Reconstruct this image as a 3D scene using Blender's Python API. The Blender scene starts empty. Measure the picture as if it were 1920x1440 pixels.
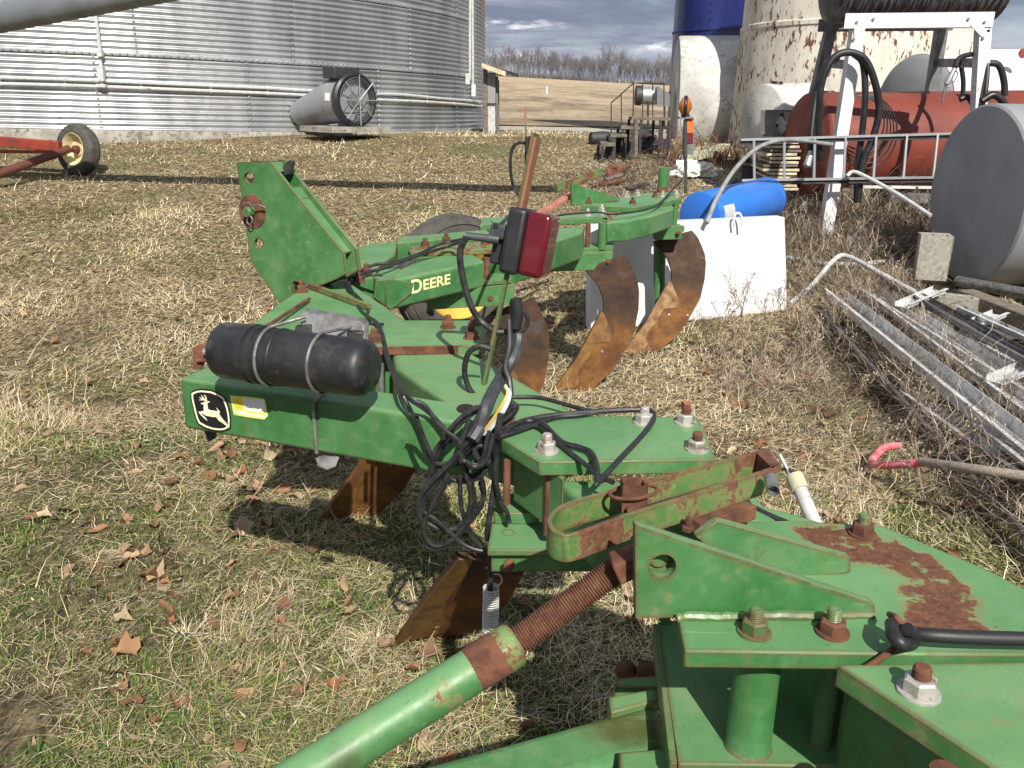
import bpy, math, random
import numpy as np
from mathutils import Vector as V, noise as mnoise
from mathutils.geometry import tessellate_polygon
random.seed(7); RN = np.random.default_rng(7)
S = bpy.context.scene
COL = S.collection
rad = math.radians
# ---------------- camera, sky, sun, exposure ----------------
FPX, PITCH, ROLL, EYE = 1640.0, rad(17.6), 0.018, V((0, 0, 1.65))
Fw = V((0, math.cos(PITCH), -math.sin(PITCH)))
R0, U0 = V((1, 0, 0)), V((0, math.sin(PITCH), math.cos(PITCH)))
Rt = R0 * math.cos(ROLL) + U0 * math.sin(ROLL)
Up = U0 * math.cos(ROLL) - R0 * math.sin(ROLL)
cd = bpy.data.cameras.new('camera'); cam = bpy.data.objects.new('camera', cd); COL.objects.link(cam)
from mathutils import Matrix
cam.matrix_world = Matrix(((Rt.x, Up.x, -Fw.x, EYE.x), (Rt.y, Up.y, -Fw.y, EYE.y), (Rt.z, Up.z, -Fw.z, EYE.z), (0, 0, 0, 1)))
cd.sensor_width = 36; cd.lens = FPX / 1920 * 36; cd.clip_start = 0.05; cd.clip_end = 3000
S.camera = cam
SUNV = V((.28, -1.12, 1.0)).normalized()
w = bpy.data.worlds.new('World'); S.world = w; w.use_nodes = True
def nn(nt, t, **k):
    n = nt.nodes.new(t)
    for a, b in k.items():
        if a == 'ins':
            for kk, vv in b.items():
                s = n.inputs[kk]
                if isinstance(vv, bpy.types.NodeSocket): nt.links.new(vv, s)
                else: s.default_value = vv
        else: setattr(n, a, b)
    return n
def mth(nt, op, a, b=0.5, c=None, clamp=False):
    n = nn(nt, 'ShaderNodeMath', operation=op, use_clamp=clamp, ins={0: a, 1: b})
    if c is not None:
        if isinstance(c, bpy.types.NodeSocket): nt.links.new(c, n.inputs[2])
        else: n.inputs[2].default_value = c
    return n.outputs[0]
def noi(nt, vec, sc, det=4, rough=.55, dist=0):
    n = nn(nt, 'ShaderNodeTexNoise', ins={'Scale': sc, 'Detail': det, 'Roughness': rough, 'Distortion': dist})
    if vec is not None: nt.links.new(vec, n.inputs['Vector'])
    return n.outputs['Fac']
def rmp(nt, f, a, b, lo=0.0, hi=1.0):
    n = nn(nt, 'ShaderNodeMapRange', ins={'Value': f, 'From Min': a, 'From Max': b, 'To Min': lo, 'To Max': hi})
    n.interpolation_type = 'SMOOTHSTEP'
    return n.outputs['Result']
def mx(nt, f, a, b, mode='MIX'):
    n = nn(nt, 'ShaderNodeMix', data_type='RGBA', blend_type=mode)
    for i, x in ((0, f), (6, a), (7, b)):
        if isinstance(x, bpy.types.NodeSocket): nt.links.new(x, n.inputs[i])
        else: n.inputs[i].default_value = x if i == 0 else (*x, 1) if len(x) == 3 else x
    return n.outputs[2]
def scl(nt, vec, s):
    return nn(nt, 'ShaderNodeMapping', ins={'Vector': vec, 'Scale': s}).outputs[0]
nt = w.node_tree; nt.nodes.clear()
sky = nn(nt, 'ShaderNodeTexSky', sky_type='NISHITA', sun_disc=False)
sky.sun_elevation = math.asin(SUNV.z); sky.sun_rotation = rad(166)
tc = nn(nt, 'ShaderNodeTexCoord').outputs['Generated']
sp = nn(nt, 'ShaderNodeSeparateXYZ', ins={0: tc})
zz = mth(nt, 'ADD', mth(nt, 'MAXIMUM', sp.outputs[2], 0.0), 0.09)
cu = nn(nt, 'ShaderNodeCombineXYZ', ins={0: mth(nt, 'DIVIDE', sp.outputs[0], zz), 1: mth(nt, 'DIVIDE', sp.outputs[1], zz)}).outputs[0]
c1 = noi(nt, cu, .42, 9, .6, .4); c2 = noi(nt, scl(nt, cu, (1, .7, 1)), .95, 8, .62, .3)
cc = mx(nt, rmp(nt, c1, .46, .62), (1.7, 2.0, 2.75), (4.6, 4.8, 5.4))
cc = mx(nt, rmp(nt, c2, .53, .64), cc, (10.5, 10.5, 10.6))
low = rmp(nt, sp.outputs[2], 0.0, .16)
cc = mx(nt, low, mx(nt, .35, cc, (3.1, 3.4, 4.5)), cc)
cov = rmp(nt, c2, .34, .5, .72, 1.0)
sk = mx(nt, cov, sky.outputs[0], cc)
bg = nn(nt, 'ShaderNodeBackground', ins={0: sk, 1: 0.095})
nt.links.new(bg.outputs[0], nn(nt, 'ShaderNodeOutputWorld').inputs[0])
sd = bpy.data.lights.new('sun', 'SUN'); so = bpy.data.objects.new('sun', sd); COL.objects.link(so)
sd.energy = 5.0; sd.angle = rad(.55); sd.color = (1, .935, .84)
so.rotation_euler = SUNV.to_track_quat('Z', 'Y').to_euler(); so.location = (5, -8, 12)
S.view_settings.view_transform = 'Standard'; S.view_settings.look = 'None'; S.view_settings.exposure = 0.4; S.view_settings.gamma = 1
S.cycles.max_bounces = 6
# ---------------- picture <-> world helpers ----------------
def ray(px, py): return Fw * FPX + Rt * (px - 960) + Up * (720 - py)
def hZ(px, py, z):
    d = ray(px, py); return EYE + d * ((z - EYE.z) / d.z)
def Yp(px, py, Y):
    d = ray(px, py); return EYE + d * (Y / d.y)
PZ, PS = .885, .028
def T(px, py, dz=0):      # on the plow's top plane
    d = ray(px, py); t = (PZ + dz - PS * 1.15 - EYE.z) / (d.z - PS * d.y); return EYE + d * t
TY = [(-60, 0), (5.8, 0), (7.5, .17), (11, .60), (14, .97), (16, 1.12), (20, 1.10), (27, 1.0), (40, 1.12), (60, 1.75), (100, 3.4), (250, 9.2), (270, 9.6), (2000, 10)]
def terr(x, y):
    for (a, za), (b, zb) in zip(TY, TY[1:]):
        if y <= b: break
    t = min(1, max(0, (y - a) / (b - a))); z = za + (zb - za) * t
    if y > 60: z += -.035 * x * min(1, (y - 60) / 120)
    return z
def G(px, py):
    d = ray(px, py).normalized(); t = .5
    while t < 900:
        p = EYE + d * t
        if p.z < terr(p.x, p.y):
            lo, hi = t - max(.05, t * .01), t
            for _ in range(20):
                m = (lo + hi) / 2; q = EYE + d * m
                if q.z < terr(q.x, q.y): hi = m
                else: lo = m
            return EYE + d * hi
        t += max(.05, t * .01)
    return EYE + d * 900
def proj(p):
    q = p - EYE; k = q.dot(Fw); return (960 + FPX * q.dot(Rt) / k, 720 - FPX * q.dot(Up) / k)
def zr(p, py): return Yp(proj(p)[0], py, p.y).z      # height at p's place that shows on row py
def cv(zoom, ox, oy, pts): return [(ox + x / zoom, oy + y / zoom) for x, y in pts]
def smooth(pts, n=5):
    if len(pts) < 3: return list(pts)
    P = [pts[0] * 2 - pts[1]] + list(pts) + [pts[-1] * 2 - pts[-2]]; out = []
    for i in range(1, len(P) - 2):
        a, b, c, d = P[i - 1], P[i], P[i + 1], P[i + 2]
        for k in range(n):
            t = k / n
            out.append(.5 * (2 * b + (c - a) * t + (2 * a - 5 * b + 4 * c - d) * t * t + (3 * b - a - 3 * c + d) * t ** 3))
    out.append(P[-2]); return out
# ---------------- mesh builder ----------------
class MB:
    def __init__(s): s.v = []; s.f = []; s.m = []
    def add(s, vs, fs, mi=0):
        o = len(s.v); s.v += [V(x) for x in vs]; s.f += [[i + o for i in f] for f in fs]; s.m += [mi] * len(fs); return s
    def prism(s, top, down, mi=0):
        n = len(top)
        if isinstance(down, (int, float)): down = V((0, 0, -down))
        bot = [p + down for p in top] if isinstance(down, V) else list(down)
        nr = V((0, 0, 0))
        for i in range(n): nr += (top[i] - top[0]).cross(top[(i + 1) % n] - top[0])
        if nr.dot(bot[0] - top[0]) > 0: top = top[::-1]; bot = bot[::-1]
        return s.add(list(top) + bot, [list(range(n)), list(range(2 * n - 1, n - 1, -1))] + [[i, n + i, n + (i + 1) % n, (i + 1) % n] for i in range(n)], mi)
    def holed(s, outer, holes, down, mi=0):
        loops = [outer] + holes; tri = tessellate_polygon(loops); flat = [p for l in loops for p in l]; n = len(flat)
        fs = [list(t) for t in tri] + [[i + n for i in t][::-1] for t in tri]; o = 0
        for l in loops:
            k = len(l); fs += [[o + i, o + (i + 1) % k, n + o + (i + 1) % k, n + o + i] for i in range(k)]; o += k
        return s.add(flat + [p + down for p in flat], fs, mi)
    def box(s, c, x, y, z, mi=0):       # centre and three half-axis vectors
        x, y, z = V(x), V(y), V(z); c = V(c)
        return s.prism([c + z - x - y, c + z + x - y, c + z + x + y, c + z - x + y], z * -2, mi)
    def abox(s, x0, x1, y0, y1, z0, z1, mi=0):
        return s.box(((x0 + x1) / 2, (y0 + y1) / 2, (z0 + z1) / 2), ((x1 - x0) / 2, 0, 0), (0, (y1 - y0) / 2, 0), (0, 0, (z1 - z0) / 2), mi)
    def bar(s, a, b, w_, h, mi=0, up=V((0, 0, 1))):
        a, b = V(a), V(b); d = (b - a).normalized(); x = d.cross(up)
        if x.length < 1e-3: x = d.cross(V((1, 0, 0)))
        x.normalize(); y = x.cross(d); return s.box((a + b) / 2, (b - a) / 2, x * (w_ / 2), y * (h / 2), mi)
    def tube(s, pts, r, n=8, mi=0, closed=False, caps=True):
        pts = [V(p) for p in pts]; k = len(pts); rs = r if isinstance(r, (list, tuple)) else [r] * k
        d0 = (pts[1] - pts[0]).normalized(); x = d0.cross(V((.13, .31, .94)))
        if x.length < .05: x = d0.cross(V((1, 0, 0)))
        x.normalize(); vs = []
        for i, p in enumerate(pts):
            if closed: d = pts[(i + 1) % k] - pts[i - 1]
            else: d = pts[min(i + 1, k - 1)] - pts[max(i - 1, 0)]
            d.normalize(); x = (x - d * x.dot(d)); x.normalize(); y = d.cross(x)
            vs += [p + (x * math.cos(2 * math.pi * j / n) + y * math.sin(2 * math.pi * j / n)) * rs[i] for j in range(n)]
        fs = []
        for i in range(k if closed else k - 1):
            a, b = i * n, ((i + 1) % k) * n
            fs += [[a + j, a + (j + 1) % n, b + (j + 1) % n, b + j] for j in range(n)]
        if caps and not closed: fs += [list(range(n - 1, -1, -1)), [(k - 1) * n + j for j in range(n)]]
        return s.add(vs, fs, mi)
    def lathe(s, p0, ax, prof, n=24, mi=0, caps=True):
        ax = V(ax).normalized(); p0 = V(p0); x = ax.cross(V((.1, .2, .97)))
        if x.length < .2: x = ax.cross(V((1, 0, 0)))
        x.normalize(); y = ax.cross(x); vs = []; fs = []
        for t, r in prof:
            vs += [p0 + ax * t + (x * math.cos(2 * math.pi * j / n) + y * math.sin(2 * math.pi * j / n)) * max(r, 1e-5) for j in range(n)]
        for i in range(len(prof) - 1):
            fs += [[i * n + j, i * n + (j + 1) % n, (i + 1) * n + (j + 1) % n, (i + 1) * n + j] for j in range(n)]
        if caps: fs += [list(range(n - 1, -1, -1)), [(len(prof) - 1) * n + j for j in range(n)]]
        return s.add(vs, fs, mi)
    def build(s, name, mats, parent=None, bev=0, seg=2, ang=38):
        me = bpy.data.meshes.new(name); L = parent_loc(parent)
        me.from_pydata([p - L for p in s.v], [], s.f)
        for m_ in (mats if isinstance(mats, (list, tuple)) else [mats]): me.materials.append(m_)
        me.polygons.foreach_set('material_index', s.m); me.polygons.foreach_set('use_smooth', [True] * len(s.f))
        me.update(); me.set_sharp_from_angle(angle=rad(ang))
        o = bpy.data.objects.new(name, me); COL.objects.link(o)
        if parent: o.parent = parent
        if bev:
            b = o.modifiers.new('bevel', 'BEVEL'); b.width = bev; b.segments = seg; b.limit_method = 'ANGLE'; b.angle_limit = rad(30); b.harden_normals = False
        return o
def parent_loc(p):
    L = V((0, 0, 0))
    while p: L += p.location; p = p.parent
    return L
def thing(name, label, cat, loc=(0, 0, 0), group=None):
    o = bpy.data.objects.new(name, None); COL.objects.link(o); o.location = loc; o.empty_display_size = .1
    return tag(o, label, cat, group)
def tag(o, label, cat, group=None, kind=None):
    o['label'] = label; o['category'] = cat
    if group: o['group'] = group
    if kind: o['kind'] = kind
    return o
def struct(o, label=None):
    o['kind'] = 'structure'
    if label: o['label'] = label
    return o
def copy_tree(o, parent=None):
    c = o.copy(); COL.objects.link(c); c.parent = parent
    for ch in list(o.children): copy_tree(ch, c)
    return c
# ---------------- materials ----------------
def newmat(name):
    m = bpy.data.materials.new(name); m.use_nodes = True; nt = m.node_tree; nt.nodes.clear()
    b = nn(nt, 'ShaderNodeBsdfPrincipled'); nt.links.new(b.outputs[0], nn(nt, 'ShaderNodeOutputMaterial').inputs[0])
    return m, nt, b, nn(nt, 'ShaderNodeTexCoord').outputs['Object']
def lk(nt, b, **k):
    for a, x in k.items():
        a = a.replace('_', ' ')
        if isinstance(x, bpy.types.NodeSocket): nt.links.new(x, b.inputs[a])
        else: b.inputs[a].default_value = (*x, 1) if isinstance(x, tuple) and len(x) == 3 else x
def bump(nt, b, h, st=.3, d=.005):
    nt.links.new(nn(nt, 'ShaderNodeBump', ins={'Height': h, 'Strength': st, 'Distance': d}).outputs[0], b.inputs['Normal'])
def plain(name, c, c2=None, rough=.6, metal=0, sc=8, bs=.15, spots=None, stretch=None, lo=.35, hi=.65):
    m, nt, b, oc = newmat(name); vec = scl(nt, oc, stretch) if stretch else oc
    f = rmp(nt, noi(nt, vec, sc, 8, .62), lo, hi)
    col = mx(nt, f, c, c2 or tuple(x * .72 for x in c))
    if spots:
        sc_, thr, sw, scol = spots
        g = mth(nt, 'ADD', noi(nt, vec, sc_, 9, .68), mth(nt, 'MULTIPLY', noi(nt, oc, sc_ * .18, 3), .35))
        g = rmp(nt, g, thr + .17, thr + .17 + sw); col = mx(nt, g, col, scol)
    lk(nt, b, Base_Color=col, Roughness=rmp(nt, f, 0, 1, rough, min(1, rough + .14)), Metallic=metal)
    if bs: bump(nt, b, noi(nt, oc, sc * 9, 5), bs, .002)
    return m
RUST_A, RUST_B = (.075, .030, .020), (.165, .068, .036)
def paintmat(name, dark, light, rust=.5, edge=.5, grime=.5, sc=1.0, fade=.6, arc=None, blob=None, bcol=(.075, .070, .018)):
    m, nt, b, oc = newmat(name)
    n1 = noi(nt, oc, 4 * sc, 5, .6); n2 = noi(nt, oc, 24 * sc, 8, .65); n3 = noi(nt, oc, 90 * sc, 6, .7); n4 = noi(nt, oc, 11 * sc, 9, .66, .4)
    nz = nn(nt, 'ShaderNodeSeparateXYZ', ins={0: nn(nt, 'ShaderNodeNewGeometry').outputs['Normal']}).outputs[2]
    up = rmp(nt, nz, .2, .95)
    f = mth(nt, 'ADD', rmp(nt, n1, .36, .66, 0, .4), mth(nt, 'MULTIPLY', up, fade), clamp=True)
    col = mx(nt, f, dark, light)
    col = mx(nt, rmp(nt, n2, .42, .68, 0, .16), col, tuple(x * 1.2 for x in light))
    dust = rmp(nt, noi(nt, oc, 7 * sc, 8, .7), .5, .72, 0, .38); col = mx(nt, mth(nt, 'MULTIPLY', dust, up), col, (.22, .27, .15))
    col = mx(nt, rmp(nt, n3, .56, .74, 0, .35), col, tuple(x * .6 for x in dark))
    col = mx(nt, rmp(nt, noi(nt, oc, 260 * sc, 3, .6), .64, .72, 0, .55), col, tuple(x * .45 for x in dark))
    run = mth(nt, 'MULTIPLY', rmp(nt, noi(nt, scl(nt, oc, (26, 26, 2.2)), 1.0, 6, .65), .52, .70, 0, .45), mth(nt, 'SUBTRACT', 1.0, up)); col = mx(nt, run, col, (.13, .13, .05))
    bv = nn(nt, 'ShaderNodeBevel', samples=3, ins={'Radius': .014}).outputs[0]
    ge = nn(nt, 'ShaderNodeNewGeometry').outputs['Normal']
    dt = nn(nt, 'ShaderNodeVectorMath', operation='DOT_PRODUCT', ins={0: bv, 1: ge}).outputs['Value']
    e = mth(nt, 'SUBTRACT', 1.0, dt)
    gr = mth(nt, 'MULTIPLY', rmp(nt, mth(nt, 'ADD', mth(nt, 'MULTIPLY', e, 1.5), n1), .58, .98), grime)
    col = mx(nt, gr, col, (.17, .17, .055))
    if blob:
        dv = nn(nt, 'ShaderNodeVectorMath', operation='DISTANCE', ins={0: scl(nt, oc, (1, 1.5, .3)), 1: (blob[0], blob[1] * 1.5, blob[2] * .3)}).outputs['Value']
        col = mx(nt, mth(nt, 'MULTIPLY', rmp(nt, mth(nt, 'ADD', dv, mth(nt, 'MULTIPLY', n2, .05)), blob[3] * 1.15, blob[3] * .45), .85), col, bcol)
    thr = .78 - .16 * rust
    es = mth(nt, 'ADD', mth(nt, 'MULTIPLY', rmp(nt, e, .0, .12), .30 * edge), mth(nt, 'MULTIPLY', n2, .4))
    rm = mth(nt, 'ADD', mth(nt, 'MULTIPLY', n4, .6), es)
    if arc:
        (cx, cy, r0, ww, amp) = arc[:5]
        s_ = nn(nt, 'ShaderNodeSeparateXYZ', ins={0: oc}); 
        dx = mth(nt, 'SUBTRACT', s_.outputs[0], cx); dy = mth(nt, 'SUBTRACT', s_.outputs[1], cy)
        rr = mth(nt, 'SQRT', mth(nt, 'ADD', mth(nt, 'MULTIPLY', dx, dx), mth(nt, 'MULTIPLY', dy, dy)))
        q0 = mth(nt, 'SUBTRACT', rr, r0); q = mth(nt, 'MAXIMUM', q0, mth(nt, 'MULTIPLY', q0, -.72))
        q = rmp(nt, q, ww * .3, ww, amp, 0)
        q = mth(nt, 'MULTIPLY', q, mth(nt, 'MULTIPLY', rmp(nt, s_.outputs[0], arc[5], arc[5] + .07), rmp(nt, s_.outputs[1], arc[6], arc[6] + .06)))
        rm = mth(nt, 'ADD', rm, q)
    rm = mth(nt, 'ADD', rm, mth(nt, 'MULTIPLY', mth(nt, 'SUBTRACT', n3, .5), .22))
    halo = rmp(nt, rm, thr - .10, thr, 0, .75); col = mx(nt, halo, col, (.20, .19, .075))
    rm = rmp(nt, rm, thr - .02, thr + .03)
    spk = mth(nt, 'MULTIPLY', rmp(nt, noi(nt, oc, 42 * sc, 6, .78), .635, .67), rmp(nt, noi(nt, oc, 6 * sc, 3, .5), .46, .58)); rm = mth(nt, 'MAXIMUM', rm, mth(nt, 'MULTIPLY', spk, .85))
    blt = rmp(nt, mth(nt, 'ADD', mth(nt, 'MULTIPLY', n2, .6), mth(nt, 'MULTIPLY', n1, .5)), .56, .70, 0, .18); col = mx(nt, blt, col, (.18, .235, .11))
    sc1 = rmp(nt, noi(nt, scl(nt, oc, (3, 70, 70)), 1.0, 4, .6), .66, .72, 0, .5); col = mx(nt, sc1, col, tuple(x * 1.5 for x in light))
    rc = mx(nt, rmp(nt, n3, .35, .68), RUST_A, RUST_B); rc = mx(nt, rmp(nt, n2, .5, .7, 0, .5), rc, (.22, .11, .06))
    col = mx(nt, rm, col, rc)
    lk(nt, b, Base_Color=col, Roughness=mx(nt, rm, mx(nt, rmp(nt, n2, .3, .7), (.34,) * 3, (.55,) * 3), (.92,) * 3), Specular_IOR_Level=.4)
    h = mth(nt, 'SUBTRACT', mth(nt, 'MULTIPLY', mth(nt, 'ADD', mth(nt, 'ADD', n3, mth(nt, 'MULTIPLY', n1, 3.0)), mth(nt, 'MULTIPLY', n2, .5)), .55), mth(nt, 'MULTIPLY', rm, .5))
    bump(nt, b, h, .35, .0016)
    return m
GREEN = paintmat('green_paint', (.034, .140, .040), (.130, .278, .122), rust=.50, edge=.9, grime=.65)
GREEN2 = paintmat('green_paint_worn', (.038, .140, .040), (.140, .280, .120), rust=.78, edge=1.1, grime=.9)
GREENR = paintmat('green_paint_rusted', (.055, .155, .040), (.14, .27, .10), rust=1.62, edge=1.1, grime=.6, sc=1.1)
RUST = plain('rusty_steel', RUST_B, RUST_A, .9, 0, 22, .5)
RUSTL = plain('light_rust', (.24, .115, .06), (.14, .055, .03), .85, 0, 30, .5)
NUTG = plain('zinc_nut', (.42, .41, .38), (.16, .09, .055), .5, .3, 40, .3, lo=.45, hi=.7)
CANM = plain('dusty_black_plastic', (.010, .011, .013), (.020, .021, .023), .36, 0, 9, .15, spots=(26, .50, .22, (.045, .043, .038)))
BLACKP = plain('black_plastic', (.009, .010, .012), (.018, .019, .021), .38, 0, 6, .12)
CABLE = plain('cable_rubber', (.010, .011, .013), (.028, .028, .030), .40, 0, 40, .2)
SLEEVE = plain('grey_sleeve', (.030, .034, .042), (.06, .063, .07), .5, 0, 20, .2)
WIREW = plain('white_wire', (.7, .72, .70), (.5, .55, .55), .4); WIREY = plain('yellow_wire', (.75, .5, .08), (.6, .35, .05), .4)
WIREB = plain('pale_blue_wire', (.35, .55, .6), None, .4)
STEEL = plain('worn_galvanized', (.30, .31, .31), (.14, .13, .12), .45, .6, 30, .25)
ZINC = plain('bright_galvanized', (.55, .57, .58), (.38, .40, .42), .38, .75, 14, .2)
# mouldboards: dark scale above, golden rust below
def boardmat():
    m, nt, b, oc = newmat('plow_blade_steel'); n = noi(nt, oc, 9, 8, .65); n2 = noi(nt, oc, 60, 6, .7)
    z = nn(nt, 'ShaderNodeSeparateXYZ', ins={0: oc}).outputs[2]
    q = rmp(nt, mth(nt, 'ADD', z, mth(nt, 'MULTIPLY', n, .35)), .44, .68)
    up = mx(nt, rmp(nt, n, .34, .68), (.032, .023, .018), (.085, .046, .026)); up = mx(nt, rmp(nt, n, .55, .7), up, (.055, .065, .075))
    up = mx(nt, rmp(nt, noi(nt, scl(nt, oc, (3, 3, 9)), 3, 7), .63, .74, 0, .6), up, (.16, .065, .035))
    dn = mx(nt, rmp(nt, n, .35, .65), (.19, .088, .024), (.095, .040, .017)); dn = mx(nt, rmp(nt, n2, .6, .75, 0, .5), dn, (.20, .12, .05))
    lk(nt, b, Base_Color=mx(nt, q, dn, up), Roughness=.8, Metallic=.0, Specular_IOR_Level=.25); bump(nt, b, n2, .3, .002); return m
BOARD = boardmat()
SHARE = plain('golden_rust', (.22, .112, .026), (.12, .055, .018), .55, .1, 16, .3)
DARKGREEN = GREEN
GALV = None
def galv():
    m, nt, b, oc = newmat('corrugated_galvanized')
    n = noi(nt, scl(nt, oc, (1, 1, .25)), 1.6, 6, .6); n2 = noi(nt, oc, 9, 4); n3 = noi(nt, scl(nt, oc, (1, 1, .06)), 7, 5)
    col = mx(nt, rmp(nt, n, .35, .68), (.37, .39, .41), (.54, .56, .575)); col = mx(nt, rmp(nt, n2, .55, .75, 0, .12), col, (.25, .27, .28)); col = mx(nt, rmp(nt, n3, .58, .72, 0, .35), col, (.62, .63, .62))
    lk(nt, b, Base_Color=col, Roughness=rmp(nt, n2, .3, .7, .32, .44), Metallic=.68); return m
GALV = galv()
CONC = plain('weathered_concrete', (.36, .34, .30), (.22, .21, .18), .9, 0, 3, .5, spots=(14, .52, .1, (.13, .12, .1)))
WHITEP = plain('chipped_white_paint', (.72, .72, .70), (.60, .60, .57), .55, 0, 3, .3, spots=(26, .60, .03, (.10, .06, .04)))
WHITEC = plain('clean_white_paint', (.66, .67, .68), (.60, .61, .62), .45, 0, 3, .1, spots=(12, .66, .03, (.35, .2, .06)))
SILOW = plain('peeling_white_paint', (.66, .63, .55), (.52, .49, .42), .8, 0, 3, .5, spots=(11, .555, .03, (.14, .060, .035)), stretch=(1.3, 1.3, .5))
TANKW = plain('mildewed_white_tank', (.62, .62, .60), (.40, .40, .37), .65, 0, 1.6, .2, spots=(16, .52, .22, (.20, .20, .18)))
BLUEG = plain('glossy_blue_silo', (.010, .018, .115), (.022, .035, .17), .2, 0, 1.2, .05, stretch=(1, 1, .2))
BLUET = plain('bright_blue_paint', (.03, .17, .62), (.025, .15, .55), .28, 0, 3, .05)
REDT = plain('red_tank_paint', (.20, .042, .026), (.14, .030, .02), .5, 0, 2.2, .1, spots=(20, .66, .05, (.09, .03, .02)))
REDI = plain('faded_red_paint', (.27, .040, .022), (.15, .03, .02), .5, 0, 6, .2)
REDB = plain('brown_red_pipe', (.13, .040, .028), (.09, .03, .022), .5, 0, 9, .2)
GREYT = plain('grey_tank_paint', (.27, .28, .295), (.235, .245, .26), .55, .05, 2.5, .12, spots=(18, .70, .03, (.02, .02, .02)))
DKT = plain('streaked_dark_tank', (.035, .036, .04), (.20, .20, .21), .5, .3, 5, .1, stretch=(6, 1, .3), lo=.45, hi=.6)
TIRE = plain('tire_rubber', (.045, .044, .042), (.085, .08, .07), .75, 0, 12, .3)
YEL = plain('yellow_rim', (.72, .50, .10), (.55, .36, .07), .4, 0, 5, .1); CREAM = plain('cream_rim', (.66, .60, .36), (.5, .42, .22), .5, 0, 10, .1)
WOOD = plain('grey_wood', (.20, .17, .135), (.10, .085, .07), .85, 0, 8, .5, stretch=(1, 6, 6))
WOODP = plain('pale_boards', (.62, .56, .42), (.42, .35, .24), .8, 0, 9, .3)
DKM = plain('dark_metal', (.035, .036, .04), (.06, .058, .055), .5, .3, 12, .2)
GREYM = plain('grey_painted_metal', (.20, .21, .22), (.13, .135, .14), .5, .2, 10, .2)
PVC = plain('pale_grey_pipe', (.55, .57, .57), (.42, .43, .42), .5, 0, 14, .15, spots=(18, .62, .08, (.2, .19, .17)))
ORANGE = plain('orange_reflector', (.95, .16, .02), (.85, .12, .02), .4); ORF = plain('faded_orange_tape', (.34, .13, .065), (.22, .10, .055), .55, 0, 9)
MAROON = plain('maroon_reflector', (.16, .012, .02), None, .3); AMBER = plain('amber_lens', (.50, .13, .015), (.4, .1, .01), .15)
PINK = plain('pink_paint', (.62, .10, .13), (.66, .28, .30), .45, 0, 18, .1)
def lens():
    m, nt, b, oc = newmat('red_lens')
    wv = nn(nt, 'ShaderNodeTexWave', wave_type='BANDS', bands_direction='Z', ins={'Vector': oc, 'Scale': 60})
    lk(nt, b, Base_Color=mx(nt, rmp(nt, wv.outputs['Fac'], .3, .7), (.07, .003, .006), (.13, .004, .009)), Roughness=.14, Coat_Weight=.5); bump(nt, b, wv.outputs['Fac'], .25, .001); return m
LENS = lens()
DBLACK = plain('decal_black', (.012, .013, .016), None, .35, bs=0); DCREAM = plain('decal_cream', (.80, .77, .55), (.75, .70, .48), .4, bs=0)
DYEL = plain('decal_yellow', (.80, .80, .22), None, .4, bs=0); DYO = plain('decal_deep_yellow', (.85, .68, .04), None, .4, bs=0); DWH = plain('decal_white', (.78, .80, .80), None, .4, bs=0)
LETY = plain('letter_yellow', (.82, .74, .26), (.85, .82, .5), .4, sc=60, bs=0)
# ---------------- ground ----------------
def groundmat(kind):
    m, nt, b, oc = newmat(kind)
    n1 = noi(nt, oc, .7, 6, .6); n2 = noi(nt, oc, 7, 8, .7); n3 = noi(nt, scl(nt, oc, (1, .45, 1)), 28, 6, .75)
    if kind == 'lawn':
        col = mx(nt, rmp(nt, n2, .38, .64), (.12, .088, .05), (.39, .31, .185))
        col = mx(nt, rmp(nt, n3, .40, .66), mx(nt, .8, col, (.035, .026, .017)), mx(nt, .6, col, (.50, .42, .26)))
        col = mx(nt, rmp(nt, n1, .50, .62, 0, .4), col, (.085, .105, .032))
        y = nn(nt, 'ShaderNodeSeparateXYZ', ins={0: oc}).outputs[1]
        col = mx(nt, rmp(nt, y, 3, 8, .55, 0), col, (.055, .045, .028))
    elif kind == 'field':
        n4 = noi(nt, scl(nt, oc, (.5, .22, 1)), .5, 8, .72); n5 = noi(nt, scl(nt, oc, (1, .22, 1)), 2.6, 6, .75)
        col = mx(nt, rmp(nt, n4, .36, .62), (.26, .20, .135), (.54, .44, .31)); col = mx(nt, rmp(nt, n5, .55, .66, 0, .8), col, (.50, .42, .30)); col = mx(nt, rmp(nt, n5, .46, .34, 0, .6), col, (.09, .06, .04))
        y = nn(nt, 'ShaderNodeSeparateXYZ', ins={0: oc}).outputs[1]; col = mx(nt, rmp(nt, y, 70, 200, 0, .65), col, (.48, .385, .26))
    else:
        col = mx(nt, rmp(nt, n3, .35, .65), (.34, .32, .28), (.50, .47, .41)); col = mx(nt, rmp(nt, n1, .5, .7, 0, .4), col, (.25, .22, .15))
    lk(nt, b, Base_Color=col, Roughness=.95, Specular_IOR_Level=.1); bump(nt, b, mth(nt, 'ADD', n3, n2), .9, .02 if kind != 'field' else .1); return m
def sheet(name, mat, y0, y1, x0f, x1f, dz, ny, nx, jit=0, geo=True):
    vs = []; fs = []
    for i in range(ny + 1):
        t = i / ny; y = y0 + (y1 - y0) * (t ** 2.6 if geo else t)
        for j in range(nx + 1):
            x = x0f(y) + (x1f(y) - x0f(y)) * j / nx; z = terr(x, y) + dz
            if jit and y < 25: z += jit * (mnoise.noise(V((x * 1.1, y * 1.1, 0))) + .6 * mnoise.noise(V((x * 4, y * 4, 3)))) * (1 if y > 1 else 0)
            vs.append(V((x, y, z)))
    n = nx + 1; fs = [[i * n + j, i * n + j + 1, (i + 1) * n + j + 1, (i + 1) * n + j] for i in range(ny) for j in range(nx)]
    mb = MB(); mb.add(vs, fs); return mb.build(name, mat, ang=180)
gx = lambda y: 14 + 1.1 * max(0, y)
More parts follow.
